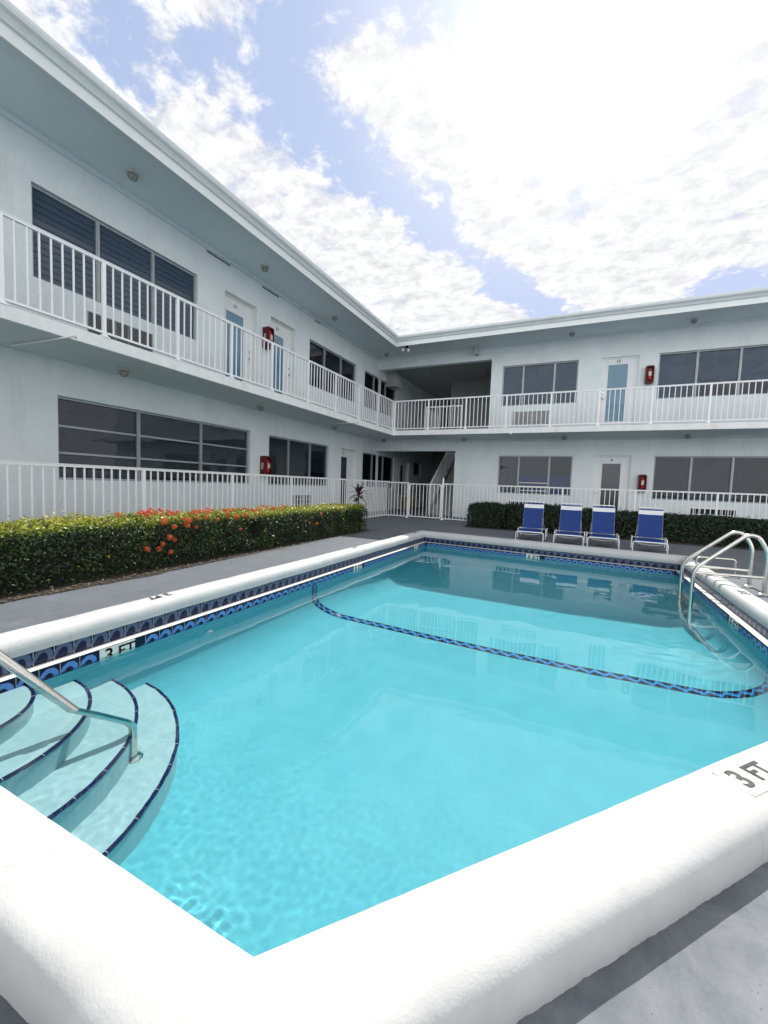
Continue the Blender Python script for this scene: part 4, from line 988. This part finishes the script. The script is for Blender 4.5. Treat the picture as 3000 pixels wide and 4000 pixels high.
# drain spouts at the slab edge
for (a, c_), z, lb in ((((-6.87, 2.88), (-5.56, 2.96)), ZS0-.03, 'thin white drain pipe under the left walkway, near the left edge of the view'), (((-6.89, 9.87), (-5.53, 9.81)), ZS0-.03, 'thin white drain pipe under the left walkway, near the inside corner'),
                       (((-2.05, 13.9), (-1.95, 12.72)), ZS0-.03, 'thin white drain pipe under the far walkway above the lower window')):
    b = MB(); b.tube([(*a, z+.0), (*c_, z)], .013, 8); d_ = Vector((c_[0]-a[0], c_[1]-a[1], 0)).normalized(); p = Vector((*c_, z)); b.tube([p, p+d_*.05], .026, 10)
    o = b.build('drain_pipe', 'whitestrap'); tag(o, lb, 'drain pipe', 'drain pipes under the walkways')
# yellow bin in the passage
r = thing('storage_bin', (-6.75, 16.95, 0), 'small yellow plastic bin by the door inside the lower passage', 'bin')
b = MB(); vs = []
for z, s in ((0, .15), (.48, .19)): vs += [(-6.75+a*s, 16.8+c_*s, z) for a, c_ in ((-1, -1), (1, -1), (1, 1), (-1, 1))]
b.add(vs, [(0, 1, 5, 4), (1, 2, 6, 5), (2, 3, 7, 6), (3, 0, 4, 7), (0, 3, 2, 1)]); part(b, 'body', 'yellow', r)
b = MB(); b.box(-6.96, -6.54, 16.59, 17.01, .48, .52); b.box(-6.85, -6.65, 16.70, 16.90, .52, .55); part(b, 'lid', 'yellow', r)

# ================================================================== POOL LADDER, RAILS
r = thing('pool_ladder', (1.56, 6.05, 0), 'stainless steel pool ladder with two arched grab rails over the right coping', 'ladder')
for y0, y1, zt in ((6.36, 6.26, .615), (5.80, 5.82, .622)):
    ym = lambda x: y0+(y1-y0)*(x-1.24)/(1.887-1.24)
    pts = [(1.24, y0, -1.30), (1.24, y0, .20), (1.24+.46, ym(1.70), zt+.015), (1.80, ym(1.80), zt+.005), (1.887, y1, .47), (1.887, y1, 0)]
    P_ = bend(pts, .085, 8)
    b = MB(); b.tube(P_, .021, 14); rl = part(b, 'grab_rail', 'steel', r)
    b = MB(); b.tube([(1.24, y0, .165), (1.887, y1, .178)], .0165, 12); part(b, 'cross_bar', 'steel', r)
    b = MB(); b.lathe((1.887, y1, 0), [(.0, .012), (.03, .012), (.058, .004), (.06, .0)], 18); part(b, 'floor_flange', 'steel', r)
for z in (-.42, -.72, -1.02):
    b = MB(); b.box(1.20, 1.285, 5.80, 6.36, z-.012, z+.012)
    for i in range(5): b.box(1.206+i*.016, 1.212+i*.016, 5.83, 6.33, z+.012, z+.015)
    part(b, 'tread', 'steel', r)
r = thing('low_grab_bar', (1.7, 6.9, 0), 'low dull steel hoop bar on the deck behind the pool ladder', 'grab bar')
b = MB(); b.tube(bend([(1.50, 6.90, 0), (1.50, 6.90, .215), (1.935, 6.95, .215), (1.935, 6.95, 0)], .045, 6), .014, 10); part(b, 'hoop', 'steel', r)
b = MB()
for x, y in ((1.5, 6.9), (1.935, 6.95)): b.lathe((x, y, 0), [(0, .008), (.03, .008), (.034, 0)], 14)
part(b, 'base_plate', 'steel', r)
# steps hand rail : foot on the lowest-but-one tread, up and out over the near-left coping
e_ = Vector((-2.229, 1.153, -.135)); bn = Vector((-2.097, 1.372, -.451)); d_ = (e_-bn).normalized()
ft = Vector((-2.097, 1.372, -.80)); topp = e_+d_*1.45
r = thing('hand_rail', (ft.x, ft.y, ft.z), 'angled stainless hand rail coming out of the water over the corner steps', 'hand rail')
P_ = bend([ft, bn, topp, (topp.x-.10, topp.y-.16, topp.z-.05), (topp.x-.12, topp.y-.22, 0.0)], .06, 8)
b = MB(); b.tube(P_, .0215, 16); part(b, 'rail', 'steel', r)
b = MB(); b.lathe(ft, [(.0, .012), (.03, .012), (.048, .003), (.05, .0)], 18); part(b, 'floor_flange', 'steel', r)

# ================================================================== LOUNGERS
def lounger():
    r = thing('pool_lounger', (0, 0, 0), '', 'lounger')
    W2 = .265; zs = .185; Ls = .62            # seat half width, seat height, flat part length (towards +y)
    # base frame: front leg hoop, side rails, rear leg hoop
    b = MB()
    b.tube(bend([(-W2, .02, 0), (-W2, 0, zs), (W2, 0, zs), (W2, .02, 0)], .045, 6), .0105, 10)
    part_ = b.build('front_leg_hoop', 'white', r)
    b = MB(); b.tube(bend([(-W2-.02, .55, 0), (-W2-.02, .57, zs+.005), (-W2-.02, 1.12, zs+.005), (-W2-.02, 1.14, 0)], .045, 6), .0105, 10); b.build('leg', 'white', r)
    b = MB(); b.tube(bend([(W2+.02, .55, 0), (W2+.02, .57, zs+.005), (W2+.02, 1.12, zs+.005), (W2+.02, 1.14, 0)], .045, 6), .0105, 10); b.build('leg', 'white', r)
    b = MB(); W3 = .215
    b.tube(bend([(-W3, .62, zs+.01), (-W3, .02, zs-.0), (W3, .02, zs), (W3, .62, zs+.01)], .04, 6), .0105, 10)
    b.tube([(-W2+.02, .04, zs-.01), (-W2*.5, .06, zs-.045), (0, .07, zs-.055), (W2*.5, .06, zs-.045), (W2-.02, .04, zs-.01)], .006, 8)
    b.tube([(-W2-.02, .9, zs), (W2+.02, .9, zs)], .009, 8)
    b.build('seat_frame', 'white', r)
    y0 = .56; z0 = zs+.01; tilt = R_(63); H = .655; dy, dz = math.cos(tilt), math.sin(tilt)
    Wb = .195
    b = MB(); b.tube(bend([(-Wb, y0, z0), (-Wb, y0+dy*H, z0+dz*H), (Wb, y0+dy*H, z0+dz*H), (Wb, y0, z0)], .045, 7), .0105, 10)
    b.tube([(-Wb, y0+dy*.35, z0+dz*.35), (-Wb-.03, y0+.42, zs+.01)], .006, 6); b.tube([(Wb, y0+dy*.35, z0+dz*.35), (Wb+.03, y0+.42, zs+.01)], .006, 6)
    b.build('back_frame', 'white', r)
    def strap(b, s, wide, W_, back, mi):
        n = 8; th = .004
        rows = []
        for q, off in ((0, 0), (1, 0)):
            for i in range(n+1):
                x = -W_+2*W_*i/n; sag = .012*(1-(x/W_)**2)
                ss = s+(wide if q else 0)
                if back: p = Vector((x, y0+dy*ss+dz*sag*.8, z0+dz*ss-dy*sag*.8))+Vector((0, -dz, dy))*.012
                else: p = Vector((x, ss, zs+.013-sag+.01*ss))
                rows.append(p)
        nn = Vector((0, -dz, dy))*th if back else Vector((0, 0, th))
        v = rows+[p+nn for p in rows]; m = n+1
        f = []
        for i in range(n):
            f += [(i, m+i, m+i+1, i+1), (2*m+i, 2*m+i+1, 3*m+i+1, 3*m+i), (i, i+1, 2*m+i+1, 2*m+i), (m+i, 3*m+i, 3*m+i+1, m+i+1)]
        f += [(0, 2*m, 3*m, m), (n, m+n, 3*m+n, 2*m+n)]
        b.add(v, f, mi)
    b = MB(); s = .035
    while s < .60: strap(b, s, .027, W3+.008, False, 0); s += .0325
    b.build('seat_straps', ['blue', 'whitestrap'], r)
    b = MB(); s = .025; k = 0
    while s < H-.045:
        strap(b, s, .0262, Wb+.008, True, 1 if 16 <= k <= 18 else 0); s += .0302; k += 1
    b.build('back_straps', ['blue', 'whitestrap'], r)
    return r
c0 = lounger()
CH = [(-.88, 8.86, 0.02, 'leftmost blue and white strap lounger at the far pool edge'), (-.150, 8.80, -.01, 'blue strap lounger second from the left at the far pool edge'),
      (.455, 8.80, -.015, 'blue strap lounger just left of centre door 6, third from the left'), (1.19, 8.66, -.10, 'rightmost blue strap lounger, set apart nearest the pool ladder')]
for i, (x, y, a, lb) in enumerate(CH):
    o = c0 if i == 0 else copy_tree(c0)
    o.location = (x, y, 0); o.rotation_euler.z = a; o['label'] = lb; o['category'] = 'lounger'; o['group'] = 'blue strap loungers beside the pool'

# ================================================================== PLANTS
def leaf_cloud(name, pts, nrm, size, tones, matn, root, aspect=.5, jitter=.65):
    n = len(pts); P_ = np.asarray(pts); Nn = np.asarray(nrm)+rng.normal(0, jitter, (n, 3)); Nn /= np.linalg.norm(Nn, axis=1)[:, None]
    T = np.cross(Nn, rng.normal(0, 1, (n, 3))); T /= np.linalg.norm(T, axis=1)[:, None]; B_ = np.cross(Nn, T)
    s = (size*rng.uniform(.65, 1.35, n))[:, None]
    fold = Nn*s*.18
    V0 = P_-T*s; V1 = P_+B_*s*aspect+fold; V2 = P_+T*s; V3 = P_-B_*s*aspect+fold
    V = np.empty((n*4, 3)); V[0::4] = V0; V[1::4] = V1; V[2::4] = V2; V[3::4] = V3
    me = bpy.data.meshes.new(name); me.vertices.add(n*4); me.vertices.foreach_set('co', V.ravel())
    me.loops.add(n*4); me.loops.foreach_set('vertex_index', np.arange(n*4, dtype=np.int32))
    me.polygons.add(n); me.polygons.foreach_set('loop_start', np.arange(0, n*4, 4, dtype=np.int32)); me.polygons.foreach_set('loop_total', np.full(n, 4, dtype=np.int32))
    me.update(calc_edges=True); me.materials.append(M_[matn])
    at_ = me.attributes.new('tone', 'FLOAT', 'FACE'); at_.data.foreach_set('value', np.clip(tones, 0, 1).astype(np.float32))
    o = bpy.data.objects.new(name, me); C.objects.link(o); child(o, root); return o
def fn(a, b, c=0, s=1): return noise.noise(Vector((a*s, b*s, c*s)))
def hedge(root, x0, x1, y0, y1, zt, n, size, matn, tonef, long='y', gap=None, core=True, ztf=None):
    pts = []; nr = []; tn = []
    A = {'top': (x1-x0)*(y1-y0)*1.6, 'x0': (y1-y0)*zt, 'x1': (y1-y0)*zt*1.4, 'y0': (x1-x0)*zt, 'y1': (x1-x0)*zt}
    if long == 'x': A['y0'] *= 1.4
    keys = list(A); w = np.array([A[k] for k in keys]); w /= w.sum(); ch = rng.choice(len(keys), n, p=w)
    U = rng.uniform(0, 1, (n, 3))
    for c_, (a, b, d) in zip(ch, U):
        k = keys[c_]; dep = .085*abs(random.gauss(0, 1))-.02
        x = x0+(x1-x0)*a; y = y0+(y1-y0)*b; z = zt*d**.85
        ztop = (ztf(x, y) if ztf else zt)+.035*fn(x, y, 1, 2.5)+.03*fn(x, y, 4, 7)+.018*fn(x, y, 4, 20)
        bul = .05*fn(x, y, z, 1.8)+.045*fn(x, y, z, 5)+.02*fn(x, y, z, 14)
        if k == 'top':
            z = ztop-dep; nn = (0, 0, 1)
            if random.random() < .05: z += random.uniform(.01, .07)
        elif k == 'x0': x = x0+dep-bul; nn = (-1, 0, .2)
        elif k == 'x1': x = x1-dep+bul; nn = (1, 0, .2)
        elif k == 'y0': y = y0+dep-bul; nn = (0, -1, .2)
        else: y = y1-dep+bul; nn = (0, 1, .2)
        if k != 'top': z = z*ztop/zt; 
        if k != 'top' and z > ztop-.07:    # rounded shoulder
            q = (z-(ztop-.07))/.07*.05
            if k == 'x1': x -= q
            if k == 'x0': x += q
            if k == 'y0': y += q
            if k == 'y1': y -= q
        if k != 'top' and z < .14 and random.random() < .6*(1-z/.14): continue
        if gap and gap(x, y, z): continue
        pts.append((x, y, z)); nr.append(nn); tn.append(tonef(x, y, z, k, ztop))
    o = leaf_cloud('foliage', pts, nr, size, np.array(tn), matn, root)
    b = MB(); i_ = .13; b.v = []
    # solid irregular core added inside; the hedge's inner shade is its colour
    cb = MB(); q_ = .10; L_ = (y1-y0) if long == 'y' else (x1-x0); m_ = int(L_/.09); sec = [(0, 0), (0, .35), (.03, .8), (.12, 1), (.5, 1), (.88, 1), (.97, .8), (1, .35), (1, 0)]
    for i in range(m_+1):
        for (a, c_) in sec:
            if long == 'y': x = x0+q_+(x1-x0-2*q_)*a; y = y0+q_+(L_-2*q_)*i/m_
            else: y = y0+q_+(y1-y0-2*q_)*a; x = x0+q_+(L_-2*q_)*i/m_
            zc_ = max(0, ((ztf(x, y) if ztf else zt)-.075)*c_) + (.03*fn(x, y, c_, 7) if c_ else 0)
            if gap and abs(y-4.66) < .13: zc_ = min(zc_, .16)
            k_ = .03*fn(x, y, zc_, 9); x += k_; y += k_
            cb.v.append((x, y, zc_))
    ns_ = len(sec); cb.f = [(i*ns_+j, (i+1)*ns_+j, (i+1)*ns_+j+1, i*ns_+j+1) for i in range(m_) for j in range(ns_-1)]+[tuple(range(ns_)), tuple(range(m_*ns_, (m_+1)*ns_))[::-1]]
    cb.m = [0]*len(cb.f); cb.sm = [False]*len(cb.f); part(cb, 'inner_core', 'hedgecore', root)
    nx_, ny_, nz_ = (3, 40, 4) if long == 'y' else (40, 3, 4)
    for k in range(260 if long == 'y' else 240):
        x = random.uniform(x0+i_, x1-i_); y = random.uniform(y0+i_, y1-i_); top_ = Vector((x+random.uniform(-.12, .12), y+random.uniform(-.12, .12), zt*random.uniform(.6, .92)))
        if gap and gap(top_.x, top_.y, top_.z, .1): continue
        b.tube([(x, y, 0), (x*.5+top_.x*.5, y*.5+top_.y*.5, top_.z*.5), top_], [.008, .006, .003], 5)
    part(b, 'branches', 'soil', root); return o
def toneL(x, y, z, k, zt):
    t_ = .22+.16*random.gauss(0, 1)+.25*fn(x, y, z, 3)
    if k == 'top' or z > zt-.06: t_ += .46*max(0, (z-(zt-.10))/.10)       # sunlight on the clipped top, put into the leaf tone as yellow-green
    if random.random() < .012: t_ += .4
    return t_
gapf = lambda x, y, z, m=0: ((y-4.66)/(.16-m*.3))**2+((z-.33)/(.13-m*.3))**2 < 1 and x > -4.75 if m == 0 else False
hl = thing('flowering_hedge', (-4.6, 4, 0), 'long clipped green hedge with orange flower clusters in front of the left fence', 'hedge')
hedge(hl, -5.02, -4.24, -1.0, 8.12, .57, 78000, .0165, 'leaf', toneL, 'y', gap=gapf, ztf=lambda x, y: .555+.02*(y > 7.9))
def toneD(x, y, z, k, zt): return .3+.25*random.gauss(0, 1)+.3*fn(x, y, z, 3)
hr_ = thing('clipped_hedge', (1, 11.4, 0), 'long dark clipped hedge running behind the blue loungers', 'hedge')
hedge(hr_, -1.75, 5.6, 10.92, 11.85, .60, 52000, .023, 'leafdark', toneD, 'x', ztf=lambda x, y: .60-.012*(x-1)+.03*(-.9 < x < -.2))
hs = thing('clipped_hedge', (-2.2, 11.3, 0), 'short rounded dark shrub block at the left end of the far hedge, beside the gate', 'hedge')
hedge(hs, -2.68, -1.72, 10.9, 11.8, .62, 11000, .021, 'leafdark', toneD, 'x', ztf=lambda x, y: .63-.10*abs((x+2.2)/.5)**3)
# flower clusters (ixora heads)
def flower_head():
    b = MB(); n = 46
    for i in range(n):
        th = math.acos(1-random.random()*1.05); ph = random.uniform(0, 6.283); d = Vector((math.sin(th)*math.cos(ph), math.sin(th)*math.sin(ph), math.cos(th))); p = d*.034*random.uniform(.8, 1.15)
        a = d.orthogonal().normalized(); c_ = d.cross(a); q = random.uniform(0, 1.57)
        for k in range(4):
            an = q+k*math.pi/2; e = a*math.cos(an)+c_*math.sin(an); f = d.cross(e)
            b.add([p, p+e*.006+f*.0035, p+e*.0125+d*.001, p+e*.006-f*.0035], [(0, 1, 2, 3)])
    return b
heads = []
for i in range(3):
    o = flower_head().build('flower', 'petal'); at_ = o.data.attributes.new('tone', 'FLOAT', 'FACE'); at_.data.foreach_set('value', rng.uniform(0, 1, len(o.data.polygons)).astype(np.float32)); heads.append(o)
FL = [(3.11, .61), (3.05, .60), (3.17, .60), (3.22, .615), (3.42, .53), (3.46, .55), (3.38, .56), (3.50, .52), (3.62, .565), (3.66, .585), (3.58, .58), (3.70, .56), (3.74, .59), (3.25, .48), (3.57, .44), (3.18, .36), (3.27, .32), (3.09, .29), (2.94, .25), (3.07, .24), (3.19, .19),
      (4.27, .575), (4.20, .53), (4.24, .55), (4.33, .585), (4.56, .57), (4.62, .58), (4.30, .36), (4.10, .59), (3.95, .60), (4.45, .595), (6.23, .48), (5.93, .33), (6.14, .31), (5.3, .58), (5.05, .60), (3.35, .60), (2.98, .59), (4.7, .60), (3.12, .55), (3.44, .47), (3.85, .57), (3.9, .52), (4.05, .56), (4.4, .55), (4.8, .58), (5.15, .57), (5.5, .59), (3.3, .57), (3.0, .57), (4.66, .55), (2.7, .60)]
fi = 0
for i, (y, z) in enumerate(FL):
    tries = random.choice((1, 2, 2, 3)) if z > .45 else 1
    for k in range(tries):
        src = heads[fi % 3]; o = src if fi < 3 else src.copy()
        if fi >= 3: C.objects.link(o)
        fi += 1
        zz_ = z+random.uniform(-.02, .02)*k; top_ = zz_ > .56
        o.location = (-4.19-random.uniform(.0, .05)-(random.uniform(.0, .25) if top_ else 0), y+random.uniform(-.05, .05)*k, zz_+(.03 if top_ else 0))
        o.rotation_euler = (random.uniform(-.4, .4), R_(20 if top_ else 65)+random.uniform(-.2, .2), random.uniform(-.3, .3)); s = random.uniform(.6, 1.0); o.scale = (s, s, s)
        o.parent = hl; o.matrix_parent_inverse = Matrix.Translation(hl.location).inverted()
# cordyline
cp = thing('cordyline_plant', (-4.88, 8.85, 0), 'dark red spiky leaved plant rising behind the end of the flowering hedge', 'plant')
b = MB(); b.tube([(-4.88, 8.83, 0), (-4.90, 8.85, .35), (-4.885, 8.87, .72)], [.018, .015, .012], 8); part(b, 'stem', 'brown', cp)
b = MB(); tn = []
for i in range(26):
    a = i*2.4; up_ = R_(82-i*3.6)+random.uniform(-.1, .1); L = random.uniform(.24, .38)*(.75+.25*(i < 16)); base = Vector((-4.885, 8.87, .72+(.10-(i*.006)))); hd = Vector((math.cos(a), math.sin(a), 0)); sd = Vector((-math.sin(a), math.cos(a), 0)); n = 6; vs = []
    for k in range(n+1):
        t_ = k/n; el_ = up_-t_*t_*.55; p = base+hd*(L*t_*math.cos(up_-t_*.35))+Vector((0, 0, L*t_*math.sin(up_-t_*t_*.5))); w = .034*math.sin(math.pi*min(1, t_*.93+.06))**.8
        vs += [p-sd*w+Vector((0, 0, w*.35)), p, p+sd*w+Vector((0, 0, w*.35))]
    f = []
    for k in range(n): o_ = k*3; f += [(o_, o_+1, o_+4, o_+3), (o_+1, o_+2, o_+5, o_+4)]
    b.add(vs, f, 0, True); tn += [min(1, max(0, i/26+random.uniform(-.2, .2)))]*len(f)
o = part(b, 'leaves', 'redleaf', cp); at_ = o.data.attributes.new('tone', 'FLOAT', 'FACE'); at_.data.foreach_set('value', np.array(tn, dtype=np.float32))

# ------------------------------------------------------------------ tidy parenting of sub-parts (all meshes are in world coordinates)
for root_ in (bld, pool):
    inv = (Matrix.Translation(root_.location)).inverted()
    for ch in root_.children:
        ch.matrix_parent_inverse = inv
        for g_ in ch.children: g_.matrix_parent_inverse = Matrix()
        if ch.location.length: pass
